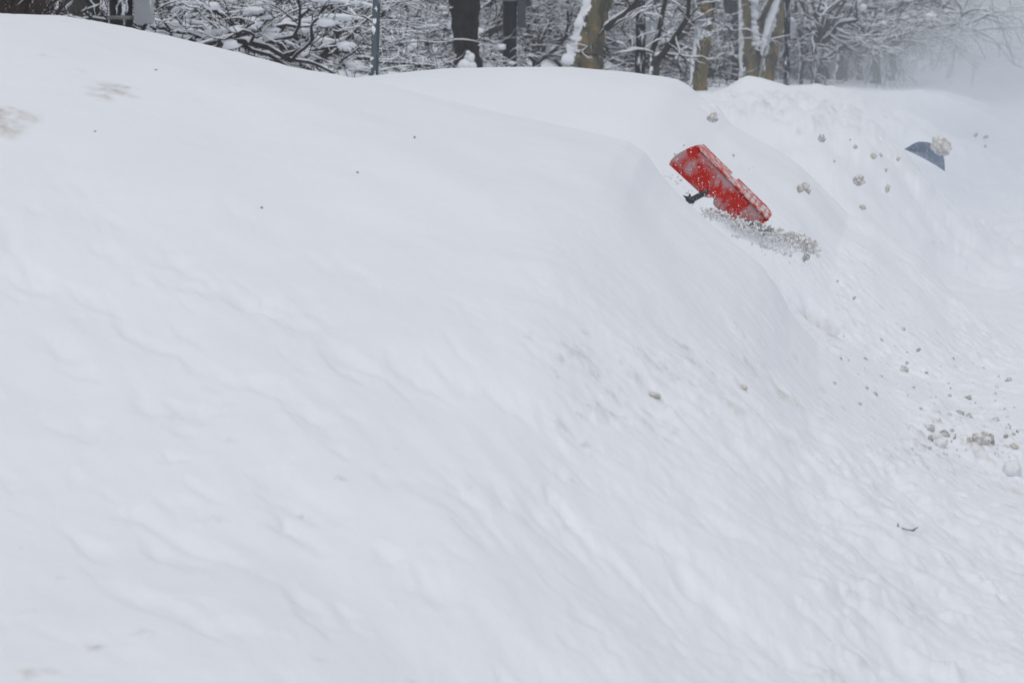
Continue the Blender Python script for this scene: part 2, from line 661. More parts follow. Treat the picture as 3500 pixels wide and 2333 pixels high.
scatter(1000, (2950, 1180, 3500, 1620), (0.006, 0.024), (0.22, 0.42), 0.35, 0.5)
scatter(260, (3080, 1330, 3500, 1600), (0.012, 0.036), (0.20, 0.38), 0.5, 0.7)
scatter(500, (2750, 1550, 3500, 2333), (0.012, 0.050), (0.14, 0.28), 0.12, 0.3)
scatter(200, (1900, 1180, 2900, 1450), (0.010, 0.040), (0.10, 0.25), 0.45, 0.5)
scatter(160, (1800, 1100, 3000, 1700), (0.008, 0.03), (0.1, 0.2), 0.3, 0.3)
scatter(400, (2850, 800, 3500, 1250), (0.010, 0.040), (0.10, 0.25), 0.40, 0.35)
scatter(260, (2420, 325, 3000, 400), (0.03, 0.09), (0.15, 0.4), 0.35, 0.5)
scatter(200, (2650, 330, 3350, 470), (0.03, 0.10), (0.12, 0.3), 0.35, 0.4)
scatter(100, (2500, 960, 2950, 1230), (0.010, 0.035), (0.15, 0.35), 0.3, 0.35)
scatter(60, (0, 1400, 1800, 2333), (0.008, 0.03), (0.1, 0.2), 0.3, 0.25)

# stains with a place of their own
for (u, v, r, d) in [(345, 330, 0.04, 0.6), (380, 312, 0.07, 0.8), (408, 298, 0.045, 0.6), (352, 345, 0.02, 0.3), (10, 400, 0.09, 0.75),
                     (40, 395, 0.06, 0.7), (15, 440, 0.07, 0.6), (148, 193, 0.03, 0.22), (272, 242, 0.025, 0.25), (805, 290, 0.02, 0.2),
                     (2240, 1356, 0.022, 0.95), (2536, 1325, 0.020, 0.95), (2680, 1358, 0.05, 0.5), (2712, 1375, 0.03, 0.75),
                     (2270, 1255, 0.016, 0.7), (2330, 1185, 0.035, 0.4), (2290, 1280, 0.03, 0.35), (2165, 1288, 0.03, 0.35), (2565, 1255, 0.03, 0.4),
                     (2420, 1330, 0.035, 0.3), (2005, 1142, 0.012, 0.6), (2790, 1085, 0.06, 0.55), (2825, 1110, 0.07, 0.55), (2760, 1075, 0.04, 0.4),
                     (2845, 1150, 0.045, 0.8), (2855, 1185, 0.04, 0.65), (2875, 1205, 0.03, 0.4), (325, 2215, 0.02, 0.7), (110, 2300, 0.03, 0.4),
                     (1170, 1638, 0.012, 0.5), (1035, 1770, 0.016, 0.4), (205, 1975, 0.012, 0.4), (2000, 1520, 0.022, 0.4), (1155, 1633, 0.012, 0.4),
                     (1600, 1665, 0.008, 0.4), (3010, 1730, 0.03, 0.2), (3350, 1560, 0.05, 0.4), (3460, 1680, 0.06, 0.3), (3480, 1740, 0.06, 0.3),
                     (2880, 1395, 0.02, 0.45), (2820, 1340, 0.03, 0.35)]:
    p = hit(u, v)
    if p is not None:
        stamp(p.x, p.y, r * 1.25, r * 0.06, d)
# hollows where the plough broke the bank open
for (u, v, r, h) in [(2790, 1085, 0.11, -0.10), (2825, 1115, 0.08, -0.08), (2850, 1170, 0.08, -0.11), (2860, 1200, 0.06, -0.07), (640, 905, 0.09, -0.014), (900, 1060, 0.07, -0.016), (700, 990, 0.07, -0.012),
                     (1880, 1700, 0.05, -0.020), (1960, 1790, 0.06, -0.018), (980, 1800, 0.05, -0.018), (1900, 1610, 0.04, -0.014),
                     (2230, 1830, 0.08, -0.015), (2450, 1800, 0.09, -0.014), (1720, 1720, 0.05, -0.012), (590, 1560, 0.04, -0.012),
                     (440, 1760, 0.05, -0.010), (1330, 1900, 0.05, -0.012), (2740, 2080, 0.04, -0.014), (3340, 2050, 0.05, -0.016)]:
    p = hit(u, v)
    if p is not None:
        stamp(p.x, p.y, r, h * (1.0 if h < -0.03 else 0.8), 0, soft=True)

idx = np.arange(NR * NC).reshape(NR, NC)
Q = np.stack([idx[:-1, :-1], idx[:-1, 1:], idx[1:, 1:], idx[1:, :-1]], -1).reshape(-1, 4)
snow = np_mesh("snow_ground", np.stack([GX, GY, GZ], -1).reshape(-1, 3), Q, M_SNOW)
tag(snow, "deep drifted snow heaped in banks beside the road", "snow", kind="structure")
at = snow.data.attributes.new("dirt", 'FLOAT', 'POINT')
at.data.foreach_set("value", DIRT.astype(np.float32).ravel())

# the wide country round the fan
R = 1500
fv = [(-R, -R, -0.12), (R, -R, -0.12), (R, R, -0.12), (-R, R, -0.12)]
far = mesh_obj("snow_plain", fv, [(0, 1, 2, 3)], M_SNOW2)
tag(far, "flat snow reaching to the horizon", "snow", kind="structure")


def gz(x, y):
    return float(H(np.array([x]), np.array([y]))[0])


def surf(p):
    """Lift a point of the smooth field onto the lumpy grid."""
    i = min(NR - 1, int(np.searchsorted(yrows, p.y)))
    j = min(NC - 1, int(np.searchsorted(tcols, p.x / p.y)))
    return Vector((p.x, p.y, float(GZ[i, j])))


# ------------------------------------------------------------------ clods of snow
def clod_mesh(name, seed, sub=3, amp=0.35, stretch=(1, 1, 1), mat=None):
    import bmesh
    bm = bmesh.new()
    bmesh.ops.create_icosphere(bm, subdivisions=sub, radius=1)
    o = Vector((seed * 7.3, seed * 3.1, seed * 1.7))
    for v in bm.verts:
        d = v.co.normalized()
        k = 1 + amp * mnoise.noise(d * 1.4 + o) * 1.3
        c = mnoise.voronoi(d * 1.9 + o)[0]
        k += amp * 0.9 * (c[1] - c[0]) - amp * 0.35
        k += 0.12 * mnoise.noise(d * 6 + o)
        v.co = Vector((d.x * k * stretch[0], d.y * k * stretch[1], d.z * k * stretch[2]))
    me = bpy.data.meshes.new(name)
    bm.to_mesh(me)
    bm.free()
    me.polygons.foreach_set("use_smooth", [True] * len(me.polygons))
    me.materials.append(mat or M_CLOD)
    return me


def place(me, name, loc, r, label, cat, group=None, rot=None):
    o = bpy.data.objects.new(name, me)
    COL.objects.link(o)
    o.location = loc
    o.scale = (r, r, r)
    o.rotation_euler = rot or (random.uniform(0, 6), random.uniform(0, 6), random.uniform(0, 6))
    tag(o, label, cat, group)
    return o


# in the air
air = [
    (2438, 402, 19, 12.5, (1.1, 1, 0.85), M_CLOD, 1, "grey snow clod in the air above and left of the others, over the red shovel"),
    (2808, 472, 14, 13.0, (1, 1, 1), M_CLOD, 2, "smallish grey snow clod in the air right of the topmost clod"),
    (2735, 645, 17, 12.3, (0.9, 1, 0.95), M_CLOD, 3, None),
    (2938, 617, 21, 13.0, (1.05, 1, 0.95), M_CLOD, 4, "round pitted snow clod in the air, furthest right of the big ones"),
    (2924, 502, 8, 14.0, (1, 1, 1.1), M_CLOD, 5, "small dark pellet of snow in the air above the round clod"),
    (2986, 534, 12, 15.0, (1, 1, .9), M_CLOD_TAN, 6, "small tan snow lump flying beside a tinier tan crumb"),
    (3011, 530, 6, 15.0, (1.3, 1, .9), M_CLOD_TAN, 7, "tiny tan crumb flying just right of the small tan lump"),
    (3070, 543, 7, 15.0, (1, 1, 1.1), M_CLOD_TAN, 8, "small tan pellet in the air below the tip of the blue shovel"),
    (3029, 582, 7, 15.0, (0.8, 1, 1.4), M_CLOD_TAN, 9, "upright tan pellet in the air below left of the blue shovel"),
    (3033, 645, 10, 14.0, (0.8, 1, 1.5), M_CLOD_TAN, 10, "long upright tan snow lump falling, right of the round pitted clod"),
    (2949, 708, 10, 14.0, (1.2, 1, .9), M_CLOD_TAN, 11, "small tan lump falling close to the snow under the round pitted clod"),
    (2755, 880, 15, 11.6, (0.75, 1, 1.15), M_CLOD_DARK, 12, "dark grey snow clod dropping below the trail of crumbs"),
    (2508, 531, 5, 12.0, (1.2, 1, .9), M_CLOD, 13, "tiny grey pellet of snow in the air right above the red scoop"),
    (2919, 1018, 7, 11.5, (0.8, 1, 1.2), M_CLOD, 14, "small grey pellet falling in front of the snow bank, right of the broken crack"),
    (3140, 1196, 8, 10.5, (0.85, 1, 1.2), M_CLOD_DARK, 15, "lone grey pellet falling over the rough snow on the right"),
    (2863, 960, 5, 11.5, (1, 1, 1), M_CLOD_TAN, 16, "tiny tan pellet falling above the crack in the bank"),
    (2852, 551, 5, 13, (1, 1, 1), M_CLOD_TAN, 17, "tiny faint tan pellet between the two biggest flying clods"),
    (2906, 478, 4, 14, (1, 1, 1), M_CLOD_TAN, 18, "tiny faint tan pellet right of the smallish grey clod"),
    (3368, 500, 5, 14, (1, 1, 1), M_CLOD_TAN, 19, "tiny faint pellet in the air furthest right, past the blue shovel"),
    (3100, 1240, 6, 10.3, (1, 1, 1.2), M_CLOD, 20, "tiny grey pellet just above the rough snow, below the lone grey one"),
    (2308, 529, 5, 11.9, (1.3, 1, 1), M_CLOD, 21, "tiny grey snow flake left of the upper edge of the red scoop"),
    (2338, 497, 3.5, 12, (1, 1, 1), M_CLOD, 22, "tiny grey pellet above the upper left edge of the red scoop"),
]
for (u, v, r, Y, st, m, sd, lab) in air:
    if lab is None:
        continue
    me = clod_mesh("snow_clod", sd, 3 if r > 9 else 2, 0.42, st, m)
    place(me, "flying_snow_clod", P(u, v, Y), r / F * Y * 0.98, lab, "snow clod", "snow clods thrown into the air by the shovels",
          (0.2 * sd % 1, 0.13 * sd % 1, 0.3 * (sd % 3)))
# the biggest, a broken double lump with a bite out of its underside
import bmesh
bm = bmesh.new()
for (dx, dz, rr_) in [(-14, 2, 16), (6, 8, 17), (17, -4, 13), (-19, -9, 8), (20, -16, 7), (-2, 14, 9)]:
    g = bmesh.ops.create_icosphere(bm, subdivisions=3, radius=rr_)
    for v in g["verts"]:
        d = v.co.normalized()
        k = 1 + 0.35 * mnoise.noise(d * 1.7 + Vector((dx, dz, 1))) + 0.12 * mnoise.noise(d * 5 + Vector((dx, 2, 1)))
        v.co = v.co * k + Vector((dx, 0, dz))
me = bpy.data.meshes.new("snow_clod")
bm.to_mesh(me)
bm.free()
me.materials.append(M_CLOD)
me.polygons.foreach_set("use_smooth", [True] * len(me.polygons))
for v in me.vertices:
    v.co /= 30
place(me, "flying_snow_clod", P(2748, 645, 12.3), 30 / F * 12.3 * 0.82,
      "biggest flying snow clod, broken with a notch in its underside, right of the red scoop", "snow clod",
      "snow clods thrown into the air by the shovels", (0, 0, 0))

# lying on the rough snow
lying = [
    (3352, 1503, 27, (1.1, 1, .95), M_CLOD, 31, "largest pale grey snow clod lying on the rough snow at the right edge"),
    (3383, 1508, 20, (.55, 1, 1.1), M_CLOD_DARK, 32, "dark split slab leaning against the largest lying clod"),
    (3312, 1508, 12, (1.2, 1, .8), M_CLOD_DARK, 33, "small grey clod lying left against the largest one"),
    (3228, 1485, 14, (1.1, 1, .9), M_CLOD_DARK, 34, "dark hollowed clod lying behind the white rounded lumps"),
    (3182, 1500, 11, (.8, 1, 1.1), M_CLOD_DARK, 35, "dark clod half hidden at the left of the white rounded lumps"),
    (3204, 1493, 17, (1.1, 1, .9), M_CRUMB, 36, "clean white rounded lump between two dark clods"),
    (3215, 1518, 19, (1.2, 1, .9), M_CRUMB, 37, "clean white rounded lump in front of the other white one"),
    (3177, 1466, 15, (1.2, 1, .75), M_CLOD, 38, "grey oval clod lying by itself left above the white lumps"),
    (3401, 1438, 13, (1.2, 1, .8), M_CLOD, 39, "grey wedge shaped clod lying above the largest one"),
    (3310, 1424, 14, (1.2, 1, .8), M_CLOD, 40, "grey clod at the lower end of a heap of dirty crumbs"),
    (3280, 1412, 12, (1.3, 1, .8), M_CLOD_DARK, 41, "dirty clod in the middle of the heap of crumbs"),
    (3312, 1360, 9, (.9, 1, .9), M_CLOD_DARK, 42, "small dark pointed clod lying above the heap of crumbs"),
    (3438, 1532, 10, (1.2, 1, .8), M_CLOD, 43, "left of two clods poking from snow near the right edge"),
    (3466, 1535, 14, (1.2, 1, .8), M_CLOD_TAN, 44, "right, wider of two clods poking from snow near the edge"),
    (3438, 1495, 6, (1.2, 1, .9), M_CLOD_DARK, 45, "tiny dark clod between the largest one and the right edge"),
    (3448, 1298, 9, (1.1, 1, .9), M_CLOD, 46, "small grey clod lying high up near the right edge"),
    (3090, 1263, 13, (.9, 1, .9), M_CLOD, 47, "grey pointed clod on the low ridge where the dirty crumbs begin"),
    (3460, 1610, 30, (1.1, 1, 1.0), M_CRUMB, 48, "big smooth white lump of snow at the right edge"),
    (2540, 1322, 12, (1.1, 1, .8), M_CLOD_TAN, 49, "brown clod stuck in the bank, right of the other brown one"),
    (2238, 1357, 15, (1.4, 1, .7), M_CLOD_TAN, 50, "flat brown clod stuck in the middle of the bank"),
    (2868, 1207, 18, (1.5, 1, .6), M_CRUMB, 51, "white slab lying at the foot of the crack in the bank"),
]
for (u, v, r, st, m, sd, lab) in lying:
    p = hit(u, v + r * 0.4)
    if p is None:
        continue
    p = surf(p)
    rad = r / F * p.y * 1.2
    place(clod_mesh("snow_clod", sd, 3, 0.34, st, m), "snow_clod", p + Vector((0, 0, rad * 0.35 * st[2])), rad * 0.95, lab, "snow clod",
          "snow clods lying on the rough snow", (0.1, 0.1, (sd % 7) * 0.9))
protos = [clod_mesh("small_clod", 60 + i, 2, 0.4, (1.2, 1, .8), (M_CLOD, M_CLOD_DARK, M_CLOD, M_CRUMB)[i]) for i in range(4)]
for k in range(110):
    if k < 75:
        u, v = 3110 + 390 * rng.random(), 1340 + 230 * rng.random() ** 0.8
    else:
        u, v = 2850 + 600 * rng.random(), 1130 + 260 * rng.random()
    p = hit(u, v)
    if p is None:
        continue
    p = surf(p)
    r = rng.uniform(2.5, 7.5) / F * p.y
    place(protos[int(rng.integers(0, 4))], "snow_crumb", p + Vector((0, 0, r * 0.3)), r,
          "one of many small loose lumps among the ploughed snow on the right", "snow lump", "small loose lumps in the ploughed snow")

# ------------------------------------------------------------------ litter on the snow
M_LEAF = paint_mat("dead_leaf", (0.17, 0.155, 0.15), 0.9)
for (u, v, w, h, lab) in [(533, 240, 8, 2, "thin dark splinter on the snow high on the left"),
                          (325, 450, 6, 2, "thin brown splinter on the snow below the tan stain"),
                          (895, 712, 6, 4, "small black leaf scrap on the smooth snow, left of centre"),
                          (1222, 592, 6, 3.5, "small dark leaf scrap on the smooth snow, nearer the middle"),
                          (1417, 472, 6, 4, "dark crumb of bark near the top middle of the bank")]:
    p = hit(u, v)
    s_ = p.y / F
    me = clod_mesh("leaf_scrap", int(u), 2, 0.5, (w * s_ * 0.8, w * s_ * 0.6, h * s_), M_LEAF)
    place(me, "leaf_scrap", p + Vector((0, 0, h * s_ * 0.4)), 1.0, lab, "leaf scrap", None, (0.0, 0.12, 0.3))

p0 = surf(hit(3100, 1822))
tw = empty("fallen_twig", p0, "bare dark twig forked at both ends lying on the snow at lower right", "twig")
s_ = p0.y / F


def L(u, v):
    q = P(u, v, p0.y) - p0
    return (q.x, q.y - 0.0, q.z + 0.012)


tb = Tubes()
tb.add([L(3072, 1817), L(3085, 1820), L(3105, 1826), L(3124, 1828)], [.0015, .0014, .0015, .0022], 6)
tb.build("stem", M_TWIG, tw)
tb = Tubes()
tb.add([L(3121, 1828), L(3128, 1821), L(3138, 1816)], [.0022, .0017, .0011], 6)
tb.build("side_shoot", M_TWIG, tw)
tb = Tubes()
tb.add([L(3074, 1818), L(3069, 1812), L(3069, 1803)], [.0017, .0022, .0011], 6)
tb.build("side_shoot", M_TWIG, tw)

# ------------------------------------------------------------------ the red snow shovel
m, n, l, b = new_mat("red_plastic", 0.42)
tc = n.new("ShaderNodeTexCoord")
nz = nd_noise(n, l, 8, 4, 0.55, tc.outputs["Object"], 0.6)
nf = nd_noise(n, l, 70, 4, 0.6, tc.outputs["Object"])
col = nd_mix(n, l, nf.outputs[0], (0.38, 0.012, 0.008), (0.50, 0.024, 0.014))
mk = nd_ramp(n, l, nz.outputs[0], [(0.445, 0.0), (0.56, 0.8)])
col = nd_mix(n, l, mk.outputs[0], col, (0.40, 0.31, 0.33))
l.new(col, b.inputs["Base Color"])
rg = nd_ramp(n, l, mk.outputs[0], [(0, 0.38), (1, 0.9)])
l.new(rg.outputs[0], b.inputs["Roughness"])
b.inputs["Specular IOR Level"].default_value = 0.2
M_RED = m
m, n, l, b = new_mat("orange_red_rim", 0.4)
tc = n.new("ShaderNodeTexCoord")
nz = nd_noise(n, l, 40, 4, 0.6, tc.outputs["Object"])
col = nd_mix(n, l, nd_ramp(n, l, nz.outputs[0], [(0.44, 0.0), (0.56, 0.8)]).outputs[0], (0.62, 0.035, 0.015), (0.72, 0.62, 0.62))
l.new(col, b.inputs["Base Color"])
b.inputs["Specular IOR Level"].default_value = 0.2
M_RIM = m
M_PACK = snow_mat("packed_snow", 1.5, base=(0.66, 0.67, 0.66))

o0 = P(2420, 655, 12.0)
sh = empty("snow_shovel", o0, "red plastic snow shovel flung up over the bank, caked with snow", "snow shovel")
prof0 = [(2287, 562, 11.98), (2294, 547, 11.985), (2306, 534, 12.0), (2325, 521, 12.02), (2345, 510, 12.04), (2364, 502, 12.06), (2380, 497, 12.08)]
prof1 = [(2543, 792, 12.06), (2551, 786, 12.06), (2563, 781, 12.07), (2582, 775, 12.09), (2602, 770, 12.11), (2620, 765, 12.13), (2634, 758, 12.14)]
lip0 = (2404, 494, 12.25)
lip1 = (2644, 728, 12.30)


def lerp(a, c, t):
    return tuple(a[i] + (c[i] - a[i]) * t for i in range(3))


def prof_at(t, s):
    s = max(0, min(1, s)) * 6
    i = min(5, int(s))
    f = s - i
    a = lerp(prof0[i], prof0[i + 1], f)
    c = lerp(prof1[i], prof1[i + 1], f)
    q = lerp(a, c, t)
    # rounded far corner and the arch where the handle socket enters
    u, v, Y = q
    sw = math.exp(-((t - 0.60) / 0.10) ** 2) * (1 - min(1, s / 6 / 0.62)) ** 0.6
    Y -= 0.022 * sw
    notch = math.exp(-((t - 0.535) / 0.035) ** 2) * max(0, 1 - s / 6 / 0.25)
    u += 16 * notch
    v -= 12 * notch
    v += 2.5 * math.sin(t * math.pi)
    rd = max(0, (t - 0.93) / 0.07) ** 2 * (s / 6) ** 2
    u -= 9 * rd
    v -= 7 * rd
    return P(u, v, Y) - o0


NT, NS = 90, 30
V = []
for i in range(NT + 1):
    for j in range(NS + 1):
        V.append(prof_at(i / NT, j / NS))
Fc = []
for i in range(NT):
    for j in range(NS):
        a = i * (NS + 1) + j
        Fc.append((a, a + 1, a + NS + 2, a + NS + 1))
scoop = mesh_obj("scoop", V, Fc, M_RED, sh)
md = scoop.modifiers.new("thick", 'SOLIDIFY')
md.thickness = 0.004
md.offset = 0


def lip_pt(t, s, dz=0.0):
    a = lerp(prof0[6], prof1[6], t)
    rd = max(0, (t - 0.93) / 0.07) ** 2
    a = (a[0] - 9 * rd, a[1] - 7 * rd, a[2])
    # tip rounds off at the right-hand end, the edge is worn back in the middle
    c = lerp(lip0, lip1, t)
    wear = 0.0
    if 0.42 < t < 0.50:
        wear = 0.45
    if t > 0.9:
        wear = ((t - 0.9) / 0.1) ** 2 * 0.35
    q = lerp(a, c, s * (1 - wear))
    return P(q[0], q[1], q[2] - dz) - o0


V = []
NS2 = 8
for i in range(NT + 1):
    for j in range(NS2 + 1):
        V.append(lip_pt(i / NT, j / NS2))
Fc = []
for i in range(NT):
    for j in range(NS2):
        a = i * (NS2 + 1) + j
        Fc.append((a, a + 1, a + NS2 + 2, a + NS2 + 1))
lipo = mesh_obj("cutting_lip", V, Fc, M_RIM, sh)
md = lipo.modifiers.new("thick", 'SOLIDIFY')
md.thickness = 0.004
md.offset = 0
tb = Tubes()
ts = np.linspace(0.03, 1, 60)
tb.add([lip_pt(t, -0.04, 0.004) for t in ts], [0.0042 * (1 + 0.35 * math.sin(t * 47) * rng.random()) for t in ts], 8)
tb.build("rim", M_RIM, sh)
for t in np.linspace(0.06, 0.97, 15):
    rb = Tubes()
    rb.add([lip_pt(t, s, 0.012) for s in (0.02, 0.5, 1.0)], [0.0018, 0.0016, 0.0014], 6)
    rb.build("rib", M_RIM, sh)
tb = Tubes()
for (s, a, c_) in ((1.0, 0.0, 0.41), (1.0, 0.51, 0.96), (0.52, 0.04, 0.44), (0.55, 0.52, 0.9)):
    tt = np.linspace(a, c_, 24)
    tb.add([lip_pt(t, s, 0.013) for t in tt], [0.0017] * 24, 6)
tb.build("edge_bead", M_RIM, sh)
# snow packed on the lip between the ribs
V = []
for i in range(121):
    for j in range(9):
        t = 0.02 + 0.96 * i / 120
        s = 0.10 + 0.88 * j / 8
        rib = abs(((t - 0.06) / 0.065 + 0.5) % 1 - 0.5) * 2
        hgt = 0.004 + 0.007 * min(1, rib * 2.2) + 0.006 * mnoise.noise(Vector((t * 30, s * 5, 2)))
        if j in (0, 8) or mnoise.noise(Vector((t * 14, s * 2, 9))) > 0.42:
            hgt = -0.004
        V.append(lip_pt(t, s, hgt))
Fc = [(i * 9 + j, i * 9 + j + 1, i * 9 + j + 10, i * 9 + j + 9) for i in range(120) for j in range(8)]
mesh_obj("packed_snow", V, Fc, M_PACK, sh)

M_HANDLE = paint_mat("dark_grey_handle", (0.05, 0.055, 0.062), 0.5, 60, 0, 1.0, 0.60)
tb = Tubes()
hp = [P(2432, 647, 12.06), P(2415, 656, 12.03), P(2390, 669, 12.0), P(2350, 690, 11.95), P(2270, 735, 11.8), P(2120, 800, 11.5)]
tb.add([q - o0 for q in hp], [0.0125] * 6, 12)
tb.build("handle", M_HANDLE, sh)
# bracket of the handle joint
V = []
pr = [(2333, 667), (2352, 671), (2356, 662), (2361, 663), (2361, 674), (2366, 678), (2374, 694), (2364, 697), (2352, 690)]
for yy in (11.93, 11.965):
    for (u, v) in pr:
        V.append(P(u, v, yy) - o0)
k = len(pr)
Fc = [tuple(range(k)), tuple(range(2 * k - 1, k - 1, -1))] + [(i, i + k, (i + 1) % k + k, (i + 1) % k) for i in range(k)]
mesh_obj("joint_bracket", V, Fc, M_HANDLE, sh, smooth=False)


# ------------------------------------------------------------------ flying powder and crumbs round the shovel
def crumbs(name, items, mat, label):
    """items: (position, radius); all in one object, nobody could count them."""
    import bmesh
    bm = bmesh.new()
    bmesh.ops.create_icosphere(bm, subdivisions=1, radius=1)
    bv = np.array([v.co[:] for v in bm.verts])
    bf = np.array([[v.index for v in f.verts] for f in bm.faces])
    bm.free()
    VV = []
    FF = []
    for k, (p, r) in enumerate(items):
        w = 1 + 0.35 * (rng.random((len(bv), 1)) - 0.5) * 2
        sc = np.array([rng.uniform(0.7, 1.4), 1, rng.uniform(0.6, 1.1)])
        VV.append(bv * w * sc * r + np.array(p)[None])
        FF.append(bf + k * len(bv))
    o = np_mesh(name, np.concatenate(VV), np.concatenate(FF), mat, None, True)
    tag(o, label, "snow crumbs", kind="stuff")
    return o


def along(path, n, spread, rr, Yr, power=2.0):
    path = [np.array(q, float) for q in path]
    seg = [np.linalg.norm(path[i + 1] - path[i]) for i in range(len(path) - 1)]
    tot = sum(seg)
    out = []
    for _ in range(n):
        d = rng.random() * tot
        i = 0
        while d > seg[i] and i < len(seg) - 1:
            d -= seg[i]
            i += 1
        q = path[i] + (path[i + 1] - path[i]) * d / seg[i]
        q = q + rng.normal(0, 1, 2) * np.array(spread) * (0.6 + 0.4 * rng.random())
        Y = rng.uniform(*Yr)
        r = rr[0] + (rr[1] - rr[0]) * rng.random() ** power
        out.append((P(q[0], q[1], Y), r / F * Y))
    return out


bits = []
for _ in range(420):       # specks in front of the scoop, thicker towards its lower end
    t = rng.random() ** 0.75
    s = rng.random() ** (1.0 + 0.5 * t)
    q = prof_at(t, s) + o0
    bits.append((q + Vector((rng.normal(0, .01), -rng.uniform(0.02, 0.09), rng.normal(0, .008))), rng.uniform(0.6, 1.0 + 2.6 * rng.random() ** 3) / F * 12))
bits += along([(2285, 590), (2330, 640), (2390, 700)], 50, (18, 12), (0.8, 4), (11.9, 12.05))
bits += along([(2400, 480), (2560, 590), (2660, 700)], 26, (24, 22), (0.6, 2.2), (12, 12.3))
bits += along([(2400, 730), (2520, 760), (2660, 815)], 260, (22, 14), (1.2, 6), (11.85, 11.95))
bits += along([(2560, 800), (2650, 830), (2740, 860)], 260, (30, 14), (1, 4.5), (11.85, 12.0))
bits += along([(2600, 840), (2700, 880), (2800, 900)], 60, (60, 20), (0.8, 3), (11.8, 12.1))
crumbs("snow_powder", bits, M_CRUMB, "white specks of powder snow flying in front of and below the red scoop")
dk = along([(2420, 724), (2500, 748), (2580, 792), (2640, 814)], 1300, (18, 11), (1, 6.5), (11.98, 12.2), 2.5)
dk += along([(2560, 765), (2625, 800), (2640, 808)], 300, (18, 9), (2, 7), (11.98, 12.1))
dk += along([(2640, 802), (2700, 818), (2755, 838), (2785, 856)], 900, (15, 11), (1.2, 9.5), (12.0, 12.3), 2.5)
dk += along([(2660, 815), (2740, 845)], 500, (30, 14), (0.8, 4), (12.0, 12.2), 2.5)
dk += along([(2690, 800), (2740, 812), (2770, 835)], 50, (10, 6), (4, 13), (12.05, 12.25))
dk += along([(2592, 836), (2640, 850), (2690, 868)], 60, (11, 4), (1.5, 7), (11.9, 12.0))
dk += along([(2500, 805), (2526, 812)], 14, (5, 2), (2, 5), (11.7, 11.8))
dark = along([(2545, 762), (2600, 778), (2640, 792)], 420, (12, 8), (1, 5), (11.99, 12.08), 2.0)  # dirty crumbs whose extra dark colour paints the shadow below the scoop
crumbs("scoop_shade_crumbs", dark, clod_mat("crumb_shade_dark", (0.12, 0.12, 0.11), (0.40, 0.40, 0.38), 20), "dirty snow under the lower end of the red scoop, coloured darker as its shadow")
crumbs("falling_snow_crumbs", dk, clod_mat("crumb_grey", (0.55, 0.545, 0.53), (0.90, 0.90, 0.90), 20), "grey mass of broken snow spilling from the red scoop down to the right")

# ------------------------------------------------------------------ the blue shovel further down the street
ob = P(3160, 535, 25.0)
bs = empty("snow_shovel", ob, "blue grey snow shovel raised over the far bank with a lump of snow on it", "snow shovel")
M_BLUE = paint_mat("blue_plastic", (0.23, 0.285, 0.37), 0.6, 60, 0, 1.0, 0.58)
out = [(3090, 510), (3104, 502), (3124, 490), (3140, 484), (3172, 486), (3196, 497), (3216, 512), (3227, 538), (3229, 560), (3230, 586), (3200, 566), (3160, 543), (3120, 523)]
V = []
for k, yy in enumerate((24.9, 24.96)):
    for (u, v) in out:
        bend = 0.05 * ((u - 3160) / 70.0) ** 2
        V.append(P(u, v, yy + bend) - ob)
k = len(out)
c0 = len(V)
V.append(P(3160, 518, 24.95) - ob)
V.append(P(3160, 518, 25.02) - ob)
Fc = [(i, (i + 1) % k, c0) for i in range(k)] + [((i + 1) % k + k, i + k, c0 + 1) for i in range(k)] + [(i, i + k, (i + 1) % k + k, (i + 1) % k) for i in range(k)]
mesh_obj("scoop", V, Fc, M_BLUE, bs, smooth=False)
tb = Tubes()
tb.add([P(3165, 525, 24.98) - ob, P(3172, 522, 25.12) - ob, P(3178, 520, 25.3) - ob], [0.03, 0.022, 0.018], 8)
tb.build("handle_socket", M_HANDLE, bs)
lump = clod_mesh("snow_lump", 91, 4, 0.3, (1.15, 0.8, 0.95), M_CLOD)
place(lump, "shovelled_snow_lump", P(3214, 502, 24.72), 33 / F * 24.8, "tan grey lump of snow heaped on the blue shovel", "snow lump", None, (0.1, 0.5, 0.2))

# ------------------------------------------------------------------ two pigeons on the road
M_PIG = paint_mat("grey_feathers", (0.045, 0.045, 0.05), 0.8)
M_BEAK = paint_mat("dark_beak", (0.04, 0.035, 0.03), 0.6)
for (u, v, hd, lean, lab) in [(3334, 470, 1, 0.9, "upright small grey bird standing on the snow, left of the other"),
                              (3367, 476, 1, 0.45, "crouching small grey bird on the snow, right of the upright one")]:
    q = hit(u, v, 40, 90) or P(u, v, 60)
    pg = empty("small_bird", q, lab, "bird", "small birds on the snowy road")
    pg.scale = (0.5, 0.5, 0.5)
    tb = Tubes()
    a = lean
    ax = Vector((math.cos(a), 0, math.sin(a)))
    pts = [Vector((0, 0, 0.075)) + ax * t for t in (-0.15, -0.11, -0.06, 0.0, 0.05, 0.085, 0.11, 0.135, 0.15)]
    tb.add(pts, [0.008, 0.018, 0.04, 0.058, 0.055, 0.038, 0.026, 0.026, 0.008], 12)
    body = tb.build("body", M_PIG, pg)
    tb = Tubes()
    e = pts[-2]
    tb.add([e + Vector((0.015, 0, 0.0)), e + Vector((0.045, 0, -0.006))], [0.007, 0.001], 6)
    tb.build("beak", M_BEAK, pg)
    for sgn in (-1, 1):
        tb = Tubes()
        tb.add([Vector((0.0, sgn * 0.02, 0.06)), Vector((0.005, sgn * 0.02, 0.0))], [0.006, 0.005], 6)
        tb.build("leg", M_BEAK, pg)
        tb = Tubes()
        tb.add([p_ + Vector((0, sgn * 0.034, 0.01)) for p_ in (pts[0], pts[2], pts[3], pts[4])], [0.004, 0.022, 0.028, 0.012], 8, 1.4)
        tb.build("wing", M_PIG, pg)


# ------------------------------------------------------------------ trees
def unit(v):
    return v / (np.linalg.norm(v) + 1e-9)


